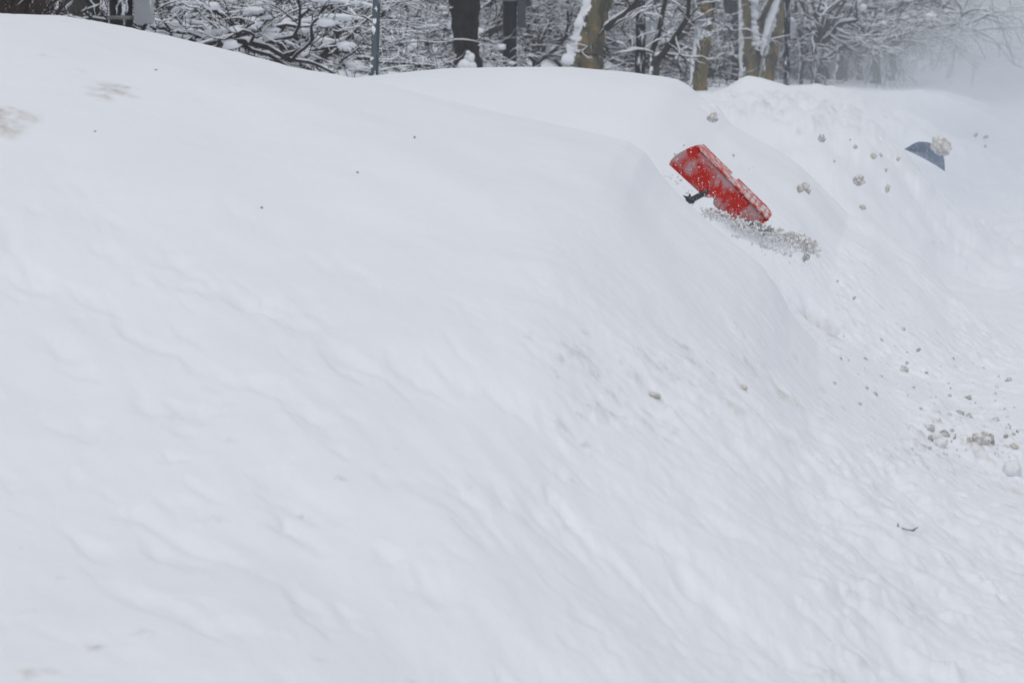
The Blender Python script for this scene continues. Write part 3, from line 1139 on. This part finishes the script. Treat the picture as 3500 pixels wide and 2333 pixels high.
class Tree:
    def __init__(self, snow_amt=1.0):
        self.trunk = Tubes()
        self.branch = Tubes()
        self.snow = Tubes()
        self.sa = snow_amt

    def snow_on(self, pts, rad, sides=5):
        pts = np.asarray(pts)
        rad = np.asarray(rad)
        d = np.gradient(pts, axis=0)
        d /= np.linalg.norm(d, axis=1)[:, None] + 1e-9
        fl = np.clip(1.15 - np.abs(d[:, 2]) * 1.25, 0, 1)
        w = (rad * 0.75 + 0.006 + 0.010 * rng.random(len(rad))) * fl * self.sa
        w = np.minimum(w, rad * 1.3 + 0.02)
        if w.max() < 0.005:
            return
        w[0] *= 0.6
        w[-1] *= 0.4
        c = pts + np.array([0, 0, 1.0]) * (rad * 0.75 + w * 0.35)[:, None] + np.array([-1.0, 0, 0]) * (rad * 0.3)[:, None]
        self.snow.add(c, np.maximum(w, 0.002), sides, 0.85, 0.25)

    def grow(self, p, d, r, Ln, depth, maxd, droop, spread, kids, rmin=0.007, zig=0.18, up=0.0):
        n = 7 if depth < 2 else (6 if depth == 2 else 5)
        pts = [p.copy()]
        dd = unit(d)
        for i in range(n - 1):
            dd = unit(dd + rng.normal(0, zig, 3) * np.array([1, 1, 0.8]) + np.array([0, 0, (-droop * (i / n) + up)]))
            pts.append(pts[-1] + dd * Ln / (n - 1))
        pts = np.array(pts)
        rad = np.linspace(r, max(rmin * 0.7, r * 0.5), n)
        sides = 8 if r > 0.05 else (5 if r > 0.015 else 3)
        self.branch.add(pts, rad, sides)
        self.snow_on(pts, rad, 6 if r > 0.04 else 4)
        if depth >= maxd:
            return
        nk = kids[depth]
        for k in range(nk):
            t = rng.uniform(0.22, 1.0) if k < nk - 1 else 1.0
            f = t * (n - 1)
            i = min(n - 2, int(f))
            q = pts[i] + (pts[i + 1] - pts[i]) * (f - i)
            ax = unit(pts[i + 1] - pts[i])
            rv = rng.normal(0, 1, 3)
            rv = unit(rv - ax * np.dot(rv, ax))
            ang = rng.uniform(0.45, 1.0) * spread
            nd = unit(ax * math.cos(ang) + rv * math.sin(ang))
            self.grow(q, nd, max(rmin, (rad[i]) * rng.uniform(0.45, 0.65)), Ln * rng.uniform(0.45, 0.7), depth + 1, maxd,
                      droop, spread, kids, rmin, zig * 1.15, up)

    def pads(self, n, lo, hi, size=(0.12, 0.35)):
        """Pads of snow caught on the limbs."""
        B = self.branch.V
        pick = [b for b in B[:max(8, len(B) // 8)]]
        for _ in range(n):
            b = pick[int(rng.integers(0, len(pick)))]
            c = b[int(rng.integers(0, len(b)))]
            if lo < c[2] < hi:
                s = rng.uniform(*size)
                self.snow.blob(c + np.array([0, 0, 0.03]), s, s * 0.8, s * rng.uniform(0.25, 0.5), 10, 0.4)

    def build(self, root, bark_t, bark_b):
        self.trunk.build("trunk", bark_t, root)
        self.branch.build("branches", bark_b, root)
        self.snow.build("snow_load", M_SNOW2, root)


def copy_tree(root, loc, rz, sc, label, group, name=None):
    r = root.copy()
    COL.objects.link(r)
    r.location = loc
    r.rotation_euler = (0, 0, rz)
    r.scale = (sc, sc, sc)
    r["label"] = label
    r["group"] = group
    for ch in list(root.children):
        c = ch.copy()
        COL.objects.link(c)
        c.parent = r
    return r


rng = np.random.default_rng(21)
# low, wide orchard-like trees whose limbs hang to the snow
low_protos = []
for k in range(6):
    T = Tree(0.78)
    T.trunk.add([(0, 0, -0.4), (0.02, 0, 0.1), (0.05, 0.02, 0.45), (0.06, 0.03, 0.75)], [0.16, 0.12, 0.11, 0.10], 10, 1, 0.06)
    nl = 8
    for i in range(nl):
        a = i / nl * 2 * math.pi + rng.uniform(-0.3, 0.3)
        el = rng.uniform(0.08, 0.55) if i % 3 else rng.uniform(0.6, 1.0)
        d = np.array([math.cos(a) * math.cos(el), math.sin(a) * math.cos(el), math.sin(el)])
        T.grow(np.array([0.05, 0.02, rng.uniform(0.35, 0.75)]), d, rng.uniform(0.045, 0.075), rng.uniform(1.7, 2.6), 0, 3, 0.10, 0.95,
               [6, 5, 5], 0.0058, 0.26, 0.02)
    T.pads(40, 0.1, 2.4, (0.05, 0.15))
    low_protos.append(T)

GRP_LOW = "low snow laden trees in the park behind the banks"
low_roots = []
spots = []
for (Y, us) in ((36, (560,)), (41, (830,)), (47, (700, 1010)), (60, (560, 1000, 1240)),
                (68, (850, 1180, 1440)), (82, (300, 1000, 1350, 1600, 1830)), (96, (700, 1250, 1520, 1760, 1950, 2150)),
                (112, (1000, 1400, 1650, 1900, 2150, 2300, 2440)), (130, (1200, 1600, 1900, 2150, 2350, 2500, 2680)),
                (150, (1500, 1850, 2150, 2400, 2560, 2750, 2880))):
    for u in us:
        spots.append((Y + rng.uniform(-2, 2), u + rng.uniform(-30, 30)))
near_labels = {0: "snow covered spreading tree with hooked twigs, nearest behind the left bank, left of its neighbour",
               1: "snow covered spreading tree with hooked twigs, just left of the thin grey sign post"}
for i, (Y, u) in enumerate(spots):
    X = (u - 1750) / F * Y
    g = gz(X, Y)
    if i < 6:
        r = empty("low_tree", (X, Y, g - 0.1), near_labels.get(i, "low snow laden tree with dark tangled twigs, in the thicket between the posts"), "tree", GRP_LOW)
        low_protos[i].build(r, M_TWIG, M_TWIG)
        low_roots.append(r)
    else:
        lab = "low snow laden tree with dark tangled twigs, in the thicket between the posts" if Y < 90 else \
            "far low tree blurred by blowing snow, one of the thicket behind the trunks"
        copy_tree(low_roots[int(rng.integers(0, 6))], (X, Y, g - 0.1 - 0.25 * rng.random()), rng.uniform(0, 6.28), rng.uniform(0.85, 1.15 if Y < 62 else 1.3) * (1.0 if Y < 75 else 1.25), lab, GRP_LOW)

# taller bare trees, limbs rising, for the hazy row along the street
tall_protos = []
for k in range(4):
    T = Tree(1.25)
    tp = [(0, 0, -0.5), (0.03, 0, 0.3), (0.08, 0.05, 1.1), (0.1 + 0.1 * k, 0.1, 2.2)]
    T.trunk.add(tp, [0.24, 0.17, 0.15, 0.13], 10, 1, 0.05)
    for i in range(9):
        a = i / 9 * 2 * math.pi + rng.uniform(-0.3, 0.3)
        el = rng.uniform(0.35, 1.15)
        d = np.array([math.cos(a) * math.cos(el), math.sin(a) * math.cos(el), math.sin(el)])
        T.grow(np.array([0.08, 0.05, rng.uniform(0.9, 2.2)]), d, rng.uniform(0.06, 0.11), rng.uniform(2.2, 3.4), 0, 3, 0.14, 0.8,
               [7, 5, 4], 0.011, 0.16, 0.0)
    T.pads(16, 0.6, 3.5, (0.1, 0.25))
    tall_protos.append(T)
GRP_TALL = "bare trees along the street fading into blowing snow"
tall_roots = []
tall_spots = [(104, 2790), (110, 2860), (118, 2800), (124, 2930), (116, 2990), (134, 3040), (128, 2750), (132, 2310), (136, 2600), (138, 2480), (142, 2810), (140, 2870), (150, 2600), (155, 2960), (170, 2920), (175, 2740), (185, 3040),
              (200, 2850), (205, 2990), (215, 3120), (235, 3060), (250, 3180), (160, 2350), (180, 2480), (150, 2100), (170, 1900), (160, 1650),
              (175, 1400), (170, 1100), (180, 800), (170, 500), (160, 200), (150, 950), (190, 1250), (200, 2200), (205, 2620)]
for i, (Y, u) in enumerate(tall_spots):
    X = (u - 1750) / F * Y
    g = gz(X, Y)
    lab = "bare tree with rising snowy limbs, one of the row fading into blown snow"
    if u < 2000:
        lab = "far bare tree hidden behind the thicket of low snowy trees"
    if i < 4:
        r = empty("bare_tree", (X, Y, g - 0.1), lab, "tree", GRP_TALL)
        tall_protos[i].build(r, M_GREYBARK, M_TWIG)
        tall_roots.append(r)
    else:
        copy_tree(tall_roots[int(rng.integers(0, 4))], (X, Y, g - 0.1), rng.uniform(0, 6.28), rng.uniform(1.0, 1.4), lab, GRP_TALL)


# individual big trunks; each stem is a list of (u, v, half width) in photo pixels at distance Y
def big_tree(name, Y, stems, mat, limbs, label, snow_pads=(), crown=True, group=None, twig=None, sa=1.3):
    u0, v0, _ = stems[0][0]
    b0 = P(u0, v0, Y)
    b0.z = gz(b0.x, Y)
    root = empty(name, b0, label, "tree", group)
    T = Tree(sa)
    for si, st in enumerate(stems):
        pts = [np.array(P(u, v, Y + 0.12 * si) - b0) for (u, v, w) in st]
        rad = [w / F * Y for (u, v, w) in st]
        # down to the ground with a root flare
        if st[0][1] > 120:
            pts = [np.array([pts[0][0], pts[0][1], -0.35]), np.array([pts[0][0], pts[0][1], 0.02])] + pts if pts[0][2] > 0.1 else \
                [np.array([pts[0][0], pts[0][1], pts[0][2] - 0.6])] + pts
            rad = [rad[0] * 1.35] * (len(pts) - len(rad)) + rad
        # smooth and densify
        m_ = len(pts)
        tt = np.linspace(0, m_ - 1, m_ * 7)
        pa = np.array(pts)
        pp = np.stack([np.interp(tt, range(m_), pa[:, c]) for c in range(3)], -1)
        rr = np.interp(tt, range(m_), rad)
        ker = np.array([1, 2, 3, 2, 1]) / 9
        for c in range(3):
            pp[2:-2, c] = np.convolve(pp[:, c], ker, 'valid')
        rr[2:-2] = np.convolve(rr, ker, 'valid')
        rr = rr * (1 + 0.05 * np.sin(np.arange(len(rr)) * 0.7 + si))
        T.trunk.add(pp, rr, 28, 1, 0.035)
        if crown:
            top = pp[-1]
            for i in range(5):
                a = rng.uniform(0, 6.28)
                el = rng.uniform(0.5, 1.2)
                d = np.array([math.cos(a) * math.cos(el), math.sin(a) * math.cos(el), math.sin(el)])
                T.grow(top - np.array([0, 0, 0.1]), d, rr[-1] * 0.5, 2.6, 0, 2, 0.12, 0.8, [5, 4], 0.012, 0.14, 0.0)
    for lb in limbs:
        pts = np.array([P(u, v, Y + dy) - b0 for (u, v, w, dy) in lb])
        rad = np.array([w / F * Y for (u, v, w, dy) in lb])
        m_ = len(pts)
        tt = np.linspace(0, m_ - 1, m_ * 4)
        pp = np.stack([np.interp(tt, range(m_), pts[:, c]) for c in range(3)], -1)
        rr = np.interp(tt, range(m_), rad)
        pp[1:-1] = (pp[:-2] + pp[1:-1] * 2 + pp[2:]) / 4
        T.branch.add(pp, rr, 10)
        T.snow_on(pp, rr, 7)
        for i in range(2, len(pp), 3):
            d = rng.normal(0, 1, 3)
            d[1] *= 0.6
            T.grow(pp[i], d, max(0.012, rr[i] * 0.35), 0.9, 2, 3, 0.08, 0.9, [0, 0, 4], 0.009, 0.2)
    for pl in snow_pads:
        pa = np.array([P(u, v, Y - 0.12) - b0 for (u, v, w) in pl])
        tt = np.linspace(0, len(pl) - 1, len(pl) * 5)
        pp = np.stack([np.interp(tt, range(len(pl)), pa[:, c]) for c in range(3)], -1)
        rr = np.interp(tt, range(len(pl)), [w / F * Y for (u, v, w) in pl])
        rr = rr * (1 + 0.12 * rng.normal(0, 1, len(rr)))
        pp[:, 0] += rng.normal(0, 0.02, len(pp))
        tp_ = Tubes()
        tp_.add(pp, np.maximum(rr, 0.01), 14, 1, 0.10)
        tp_.build("snow_pad", M_SNOW2, root)
    T.build(root, mat, twig or M_TWIG)
    return root


big_tree("street_tree", 50, [[(1601, 236, 54), (1597, 200, 45), (1593, 140, 43), (1590, 90, 45), (1589, 40, 50), (1587, 0, 57), (1585, -60, 70), (1583, -110, 50), (1580, -220, 44)]],
         M_DARKBARK, [[(1600, -60, 34, 0), (1650, -130, 30, .3), (1720, -230, 24, .5)]],
         "thick dark trunk with a clump of snow at its foot, left of the black post")
# snow caught at its foot
pb = P(1598, 206, 49.72)
fp = Tubes()
for (u, v, a, c_) in [(1592, 222, 26, 20), (1606, 196, 18, 16), (1585, 232, 22, 14), (1612, 225, 18, 16), (1600, 180, 9, 7), (1577, 222, 10, 9)]:
    fp.blob(np.array(P(u, v, 49.72) - pb), a / F * 50, 0.14, c_ / F * 50, 14, 0.16)
o_ = fp.build("snow_clump", M_SNOW2)
o_.location = pb
tag(o_, "clump of snow plastered on the foot of the thick dark trunk", "snow clump")

big_tree("plane_tree", 65, [[(1998, 240, 66), (2003, 190, 58), (2015, 120, 53), (2032, 50, 46), (2050, 0, 44), (2062, -80, 42), (2066, -180, 36)]],
         M_PLANE, [[(2070, 98, 14, -.2), (2100, 75, 13, -.3), (2145, 45, 12, -.4), (2185, 0, 11, -.5), (2225, -70, 10, -.6)]],
         "leaning plane tree with peeling tan bark and snow plastered down its left side", [[(2024, -60, 4), (2012, 0, 14), (1990, 60, 18), (1968, 130, 22), (1950, 200, 27), (1938, 260, 32)]])
big_tree("forked_tree", 62, [[(2236, 262, 17), (2238, 225, 17), (2240, 195, 19)]],
         M_GREYBARK, [[(2232, 205, 13, 0), (2225, 185, 10, .2), (2250, 120, 9, .3), (2262, 60, 9, .3), (2275, 0, 8, .3), (2285, -60, 7, .3)],
                      [(2242, 205, 14, 0), (2262, 190, 11, -.1), (2300, 140, 10, -.1), (2330, 95, 9, -.2), (2350, 65, 8, -.2), (2356, 0, 6, -.2), (2350, -60, 5, -.2)],
                      [(2350, 65, 6, -.2), (2335, 45, 4, -.2), (2315, 25, 3, -.2)]],
         "slim dark tree forking in two just above the snow, right of the grey cabinet", crown=False)
big_tree("plane_tree", 85, [[(2385, 320, 32), (2388, 270, 30), (2393, 200, 29), (2402, 140, 28), (2405, 90, 29), (2410, 40, 28), (2400, 0, 27), (2398, -80, 26), (2395, -160, 22)]],
         M_PLANE, [[(2425, 40, 10, 0), (2440, 0, 9, 0), (2455, -80, 8, 0)]],
         "plane tree with a square white patch of snow across its tan trunk", [[(2396, 50, 14), (2398, 62, 29), (2402, 85, 31), (2401, 104, 30), (2392, 118, 22), (2385, 160, 5)]])
big_tree("dark_tree", 110, [[(2515, 230, 13), (2508, 150, 17), (2503, 60, 21), (2497, 0, 25), (2490, -80, 28)]],
         M_DARKBARK, [], "dark trunk narrowing downwards behind the double trunked plane tree")
big_tree("plane_tree", 98, [[(2556, 290, 32), (2560, 230, 32), (2552, 150, 27), (2549, 80, 23), (2547, 0, 22), (2543, -90, 22)],
                            [(2615, 290, 28), (2628, 220, 27), (2642, 150, 24), (2660, 80, 23), (2675, 20, 20), (2695, -60, 18)],
                            [(2570, 235, 22), (2592, 170, 17), (2596, 100, 15), (2600, 65, 14), (2625, 15, 12), (2655, -40, 11)]],
         M_PLANE, [], "double trunked plane tree, its fork packed with snow",
         [[(2576, -60, 20), (2574, 0, 19), (2578, 60, 12), (2580, 110, 12), (2584, 150, 19), (2588, 172, 6)], [(2660, -10, 8), (2644, 40, 11), (2624, 90, 12), (2610, 150, 11), (2602, 190, 4)], [(2530, 0, 3), (2531, 120, 4), (2536, 230, 7), (2535, 290, 9)]])
big_tree("street_tree", 120, [[(2885, 305, 10), (2888, 230, 10), (2900, 180, 9), (2915, 150, 9), (2960, 110, 9), (3020, 60, 8), (3100, 10, 8), (3170, -40, 7)],
                              [(2884, 300, 7), (2893, 210, 6), (2896, 120, 6), (2900, 40, 6), (2905, -50, 5)]],
         M_GREYBARK, [[(2960, -190, 5, 0), (3000, -90, 4.5, 0), (3090, 0, 4, 0), (3190, 32, 3.5, 0), (3290, 48, 3, 0), (3345, 42, 2.2, 0)],
                      [(2990, -120, 4.5, 0), (3010, 10, 3.5, 0), (3050, 52, 3, 0), (3110, 68, 2.6, 0)],
                      [(3100, -60, 4, 0), (3200, 10, 3, 0), (3290, 45, 2.6, 0), (3330, 52, 2, 0)],
                      [(2880, -120, 4.5, 0), (2885, 20, 4, 0), (2900, 60, 3.6, 0), (2940, 90, 3.2, 0), (2965, 130, 2.4, 0)]],
         "leaning grey tree whose long thin branch tips droop over the street at upper right")
big_tree("street_tree", 150, [[(2948, 318, 12), (2955, 270, 11), (2975, 200, 10), (2990, 140, 8), (3020, 90, 7), (3060, 40, 6)]],
         M_GREYBARK, [], "faint slanting trunk right of the leaning grey tree, half lost in blown snow")

big_tree("crab_apple_tree", 37, [[(700, 330, 26), (695, 230, 24), (680, 150, 20)]], M_TWIG,
         [[(680, 150, 18, 0), (640, 115, 14, .2), (560, 95, 12, .3), (470, 90, 10, .4), (400, 40, 8, .4)],
          [(690, 160, 16, 0), (745, 128, 13, -.2), (790, 118, 12, -.3), (800, 90, 10, -.3), (760, 50, 8, -.3), (690, 10, 6, -.3)],
          [(790, 118, 12, -.3), (830, 126, 9, -.3), (872, 130, 8, -.3), (920, 98, 7, -.4), (1000, 78, 6, -.4), (1060, 30, 5, -.5)],
          [(700, 190, 16, .3), (760, 165, 13, .4), (810, 142, 11, .5), (850, 152, 9, .5), (930, 140, 8, .5), (1010, 120, 6, .5)],
          [(640, 230, 12, .5), (720, 215, 10, .6), (800, 190, 9, .7), (900, 195, 8, .7), (990, 205, 6, .7)]],
         "low crab apple tree with thick snow loaded limbs, left of the leaning sign post", crown=False, sa=2.0)
big_tree("hanging_tree", 34, [[(1120, -420, 30), (1115, -300, 28), (1118, -200, 24)]], M_TWIG,
         [[(1110, -120, 9, 0), (1085, -10, 7, 0), (1045, 60, 6, 0), (1000, 110, 5, 0), (960, 140, 4, 0)],
          [(1115, -100, 9, 0), (1090, 0, 6, .1), (1125, 60, 5, .1), (1155, 130, 4, .1)],
          [(1118, -90, 8, 0), (1180, 20, 5, .1), (1200, 80, 4, .1), (1235, 100, 3, .1)],
          [(1110, -60, 6, 0), (1020, 30, 4, .1), (930, 20, 3, .1), (860, 40, 2.5, .1)]],
         "", crown=False, sa=1.6) if False else None
big_tree("street_tree", 104, [[(2735, 290, 9), (2742, 220, 8), (2738, 140, 8), (2724, 70, 7), (2716, 0, 6), (2705, -80, 5)]],
         M_GREYBARK, [[(2742, 200, 6, 0), (2765, 170, 6, 0), (2800, 130, 5, 0), (2850, 70, 5, 0), (2890, 0, 4, 0)]],
         "thin crooked dark trunk just right of the narrow black post", crown=False)
big_tree("street_tree", 132, [[(2778, 300, 9), (2795, 240, 8), (2815, 170, 7), (2850, 90, 6), (2880, 0, 6), (2900, -80, 5)],
                              [(2770, 260, 6), (2758, 180, 5), (2752, 90, 5), (2765, 0, 5)]],
         M_GREYBARK, [], "slanting dark trunk with a second thin stem, left of the faint far post")
big_tree("street_tree", 160, [[(3035, 320, 12), (3050, 260, 11), (3062, 190, 9), (3090, 110, 8), (3140, 30, 7), (3180, -40, 6)]],
         M_GREYBARK, [], "faintest slanting trunk, furthest right in the blown snow")
# at the far left: brown shrub and two trunks
T = Tree(0.7)
for i in range(34):
    a = rng.uniform(0, 6.28)
    el = rng.uniform(1.1, 1.5)
    d = np.array([math.cos(a) * math.cos(el), math.sin(a) * math.cos(el), math.sin(el)])
    T.grow(np.array([rng.uniform(-0.28, 0.22), rng.uniform(-0.3, 0.3), rng.uniform(0.3, 0.8)]), d, rng.uniform(0.010, 0.022), rng.uniform(1.0, 1.9), 1, 3, 0.03, 0.5, [0, 5, 3], 0.006, 0.08, 0.04)
for (u, Yb, sc, lab) in [(60, 27, 1.0, "brown twiggy shrub at the upper left corner, above the bank crest")]:
    X = (u - 1750) / F * Yb
    r = empty("shrub", (X, Yb, gz(X, Yb) - 0.1), lab, "shrub")
    T.trunk = Tubes()
    T.trunk.add([(0, 0, -0.3), (0, 0, 0.4), (0.05, 0, 0.7)], [0.3, 0.24, 0.16], 10, 1, 0.15)
    T.trunk.build("stool", M_REDTWIG, r)
    T.branch.build("stems", M_REDTWIG, r)
    T.snow.build("snow_load", M_SNOW2, r)
sh2 = copy_tree(r, (((-60) - 1750) / F * 30, 30, gz((-60 - 1750) / F * 30, 30)), 2.1, 1.15, "brown twiggy shrub cut off by the left edge of the photo", "brown shrubs at the left")
r["group"] = "brown shrubs at the left"
big_tree("brown_tree", 34, [[(250, 80, 30), (253, 40, 34), (254, 0, 38), (258, -120, 42), (262, -300, 38)]], M_BRAUN,
         [[(285, -60, 9, 0), (300, -20, 6, 0), (340, 20, 3, 0)]], "rounded brown trunk above the bank crest, right of the brown shrub")
big_tree("dark_tree", 38, [[(328, 90, 16), (330, 40, 17), (333, 0, 19), (340, -150, 20)]], M_DARKBARK,
         [], "narrow dark trunk just left of the first black post")


# ------------------------------------------------------------------ the row of black posts with grey cabinets
def box_faces(o):
    return [(o, o + 3, o + 2, o + 1), (o + 4, o + 5, o + 6, o + 7), (o, o + 1, o + 5, o + 4), (o + 1, o + 2, o + 6, o + 5),
            (o + 2, o + 3, o + 7, o + 6), (o + 3, o, o + 4, o + 7)]


def box_obj(name, c, sx, sy, sz, mat, parent, bev=0.01):
    V = [(c[0] + sx * x, c[1] + sy * y, c[2] + sz * z) for z in (-.5, .5) for (x, y) in ((-.5, -.5), (.5, -.5), (.5, .5), (-.5, .5))]
    o = mesh_obj(name, V, box_faces(0), mat, parent, smooth=False)
    md = o.modifiers.new("bev", 'BEVEL')
    md.width = bev
    md.segments = 2
    return o


posts = [
    # centre u, half width px, distance, band rows v, cabinet (u0, u1, v0, v1, material), label
    (415, 41, 31, [61], (458, 522, -110, 82, M_BOX), "nearest black post streaked with snow, a grey snow spotted cabinet on its right"),
    (1742, 24, 62, [2, 129], (1768, 1797, -80, 96, M_BOXD), "clean black post with two pale bands, right of the thick dark trunk"),
    (2187, 18, 71, [46, 80, 170], (2208, 2252, 74, 186, M_BOX), "black post between the leaning plane tree and the forked tree, with a grey cabinet"),
    (2689, 11, 92, [44, 146, 205], (2700, 2712, 60, 130, M_BOX), "narrow black post right of the double trunked plane tree"),
    (2830, 8.5, 118, [172, 222], (2840, 2866, 150, 238, M_BOX), "faint far post in blown snow with a grey cabinet on its right"),
]
for (u, w, Y, bands, cb, lab) in posts:
    b0 = P(u, 250, Y)
    b0.z = gz(b0.x, Y)
    r = empty("black_post", b0, lab, "post", "row of black posts along the pavement")
    rad = w / F * Y
    tb = Tubes()
    tb.add([(0, 0, -0.3), (0, 0, 0.5), (0, 0, 1.5), (0, 0, 2.6), (0, 0, 3.9)], [rad] * 5, 24)
    tb.build("shaft", M_POST if u < 500 or 2000 < u else M_POST2, r)
    tb = Tubes()
    tb.add([(0, 0, 3.9), (0, 0, 3.96), (0, 0, 4.05)], [rad * 1.15, rad * 1.15, rad * 0.3], 24)
    tb.build("cap", M_POST2, r)
    for bv in bands:
        zc_ = P(u, bv, Y).z - b0.z
        hh = (6.5 if u < 500 else 3.2) / F * Y
        tb = Tubes()
        tb.add([(0, 0, zc_ - hh), (0, 0, zc_ - hh * 0.9), (0, 0, zc_ + hh * 0.9), (0, 0, zc_ + hh)], [rad * 1.0, rad * 1.07, rad * 1.07, rad * 1.0], 24)
        tb.build("band", M_BAND, r)
    u0, u1, v0, v1, mm_ = cb
    a = P(u0, v0, Y) - b0
    c_ = P(u1, v1, Y) - b0
    box_obj("cabinet", ((a.x + c_.x) / 2, 0.0, (a.z + c_.z) / 2), abs(c_.x - a.x), rad * 1.3, abs(a.z - c_.z), mm_, r)

# galvanised sign post: a U-shaped channel, leaning slightly
b0 = P(1267, 275, 22.0)
g0 = b0.copy()
g0.z = gz(b0.x, 22.0) - 0.2
r = empty("sign_post", g0, "thin galvanised steel sign post spotted with snow, leaning slightly, at the dip between the banks", "sign post")
tp = P(1300, -420, 22.0)
w = 26 / F * 22
ch = [(-.5, .3), (-.42, .3), (-.30, -.25), (.18, -.25), (.26, .3), (.5, .3), (.5, .36), (.22, .36), (.14, -.18), (-.26, -.18), (-.38, .36), (-.5, .36)]
V = []
for q in (g0, tp):
    for (x, y) in ch:
        V.append((q.x - g0.x + x * w, q.y - g0.y + y * w, q.z - g0.z))
k = len(ch)
Fc = [tuple(range(k)), tuple(range(2 * k - 1, k - 1, -1))] + [(i, (i + 1) % k, (i + 1) % k + k, i + k) for i in range(k)]
mesh_obj("channel", V, Fc, M_SIGN, r, smooth=False)
V = []
q = tp - g0
box_obj("sign_panel", (q.x, 0.03, q.z - 0.12), 0.30, 0.004, 0.45, M_BOX, r, 0.001)
for j, (u, v) in enumerate([(1285, 30), (1280, 74), (1276, 98), (1279, 106), (1272, 201), (1270, 226)]):
    tb = Tubes()
    c_ = np.array(P(u, v, 21.99) - g0)
    tb.blob(c_, 7 / F * 22, 0.012, (12 if j < 4 else 5) / F * 22, 9, 0.6)
    o_ = tb.build("stuck_snow", M_SNOW2, r)

# ------------------------------------------------------------------ blowing snow in the air
me = bpy.data.meshes.new("haze")
V = [(x, y, z) for z in (-1.2, 16) for (x, y) in ((-420, -20), (420, -20), (420, 480), (-420, 480))]
me.from_pydata(V, [], box_faces(0))
hz = bpy.data.objects.new("haze", me)
COL.objects.link(hz)
m = bpy.data.materials.new("haze")
m.use_nodes = True
n = m.node_tree.nodes
n.remove(n["Principled BSDF"])
pv = n.new("ShaderNodeVolumePrincipled")
pv.inputs["Color"].default_value = (0.86, 0.91, 0.97, 1)
pv.inputs["Density"].default_value = 0.0011
m.node_tree.links.new(pv.outputs[0], n["Material Output"].inputs["Volume"])
me.materials.append(m)
tag(hz, "thin blowing snow hanging in the air", "haze", kind="stuff")

# denser drift of blown snow down the street
def plume(loc, scl, rz, dens, name="blown_snow", tint=(0.84, 0.88, 0.92, 1)):
    import bmesh
    bm = bmesh.new()
    bmesh.ops.create_icosphere(bm, subdivisions=3, radius=1)
    me = bpy.data.meshes.new(name)
    bm.to_mesh(me)
    bm.free()
    o = bpy.data.objects.new(name, me)
    COL.objects.link(o)
    o.location = loc
    o.scale = scl
    o.rotation_euler = (0, 0, rz)
    m = bpy.data.materials.new(name)
    m.use_nodes = True
    n = m.node_tree.nodes
    l = m.node_tree.links
    n.remove(n["Principled BSDF"])
    pv = n.new("ShaderNodeVolumePrincipled")
    pv.inputs["Color"].default_value = tint
    tc = n.new("ShaderNodeTexCoord")
    nz = nd_noise(n, l, 2.2, 3, 0.5, tc.outputs["Object"])
    ln = n.new("ShaderNodeVectorMath")
    ln.operation = 'LENGTH'
    l.new(tc.outputs["Object"], ln.inputs[0])
    fall = nd_ramp(n, l, ln.outputs["Value"], [(0.35, 1.0), (0.98, 0.0)])
    a = nd_ramp(n, l, nz.outputs[0], [(0.3, 0.15), (0.7, 1.0)])
    mu = n.new("ShaderNodeMath")
    mu.operation = 'MULTIPLY'
    l.new(fall.outputs[0], mu.inputs[0])
    l.new(a.outputs[0], mu.inputs[1])
    m2 = n.new("ShaderNodeMath")
    m2.operation = 'MULTIPLY'
    m2.inputs[1].default_value = dens
    l.new(mu.outputs[0], m2.inputs[0])
    l.new(m2.outputs[0], pv.inputs["Density"])
    l.new(pv.outputs[0], n["Material Output"].inputs["Volume"])
    me.materials.append(m)
    return tag(o, "cloud of snow blown up from the street", "blown snow", kind="stuff")


plume((37, 155, 3), (35, 92, 9), -0.16, 0.034)
plume((5.6, 38, 0.2), (3.4, 25, 1.45), -0.16, 0.05, tint=(0.78, 0.84, 0.92, 1))
plume((17.5, 86, 0.6), (9.5, 62, 3.0), -0.16, 0.022, tint=(0.80, 0.85, 0.91, 1))
mist = plume(P(2560, 800, 12.0), (0.20, 0.12, 0.035), 0, 14.0, "snow_mist")
mist.rotation_euler = (0, math.radians(24), 0)
mist["label"] = "puff of fine powder under the red scoop"
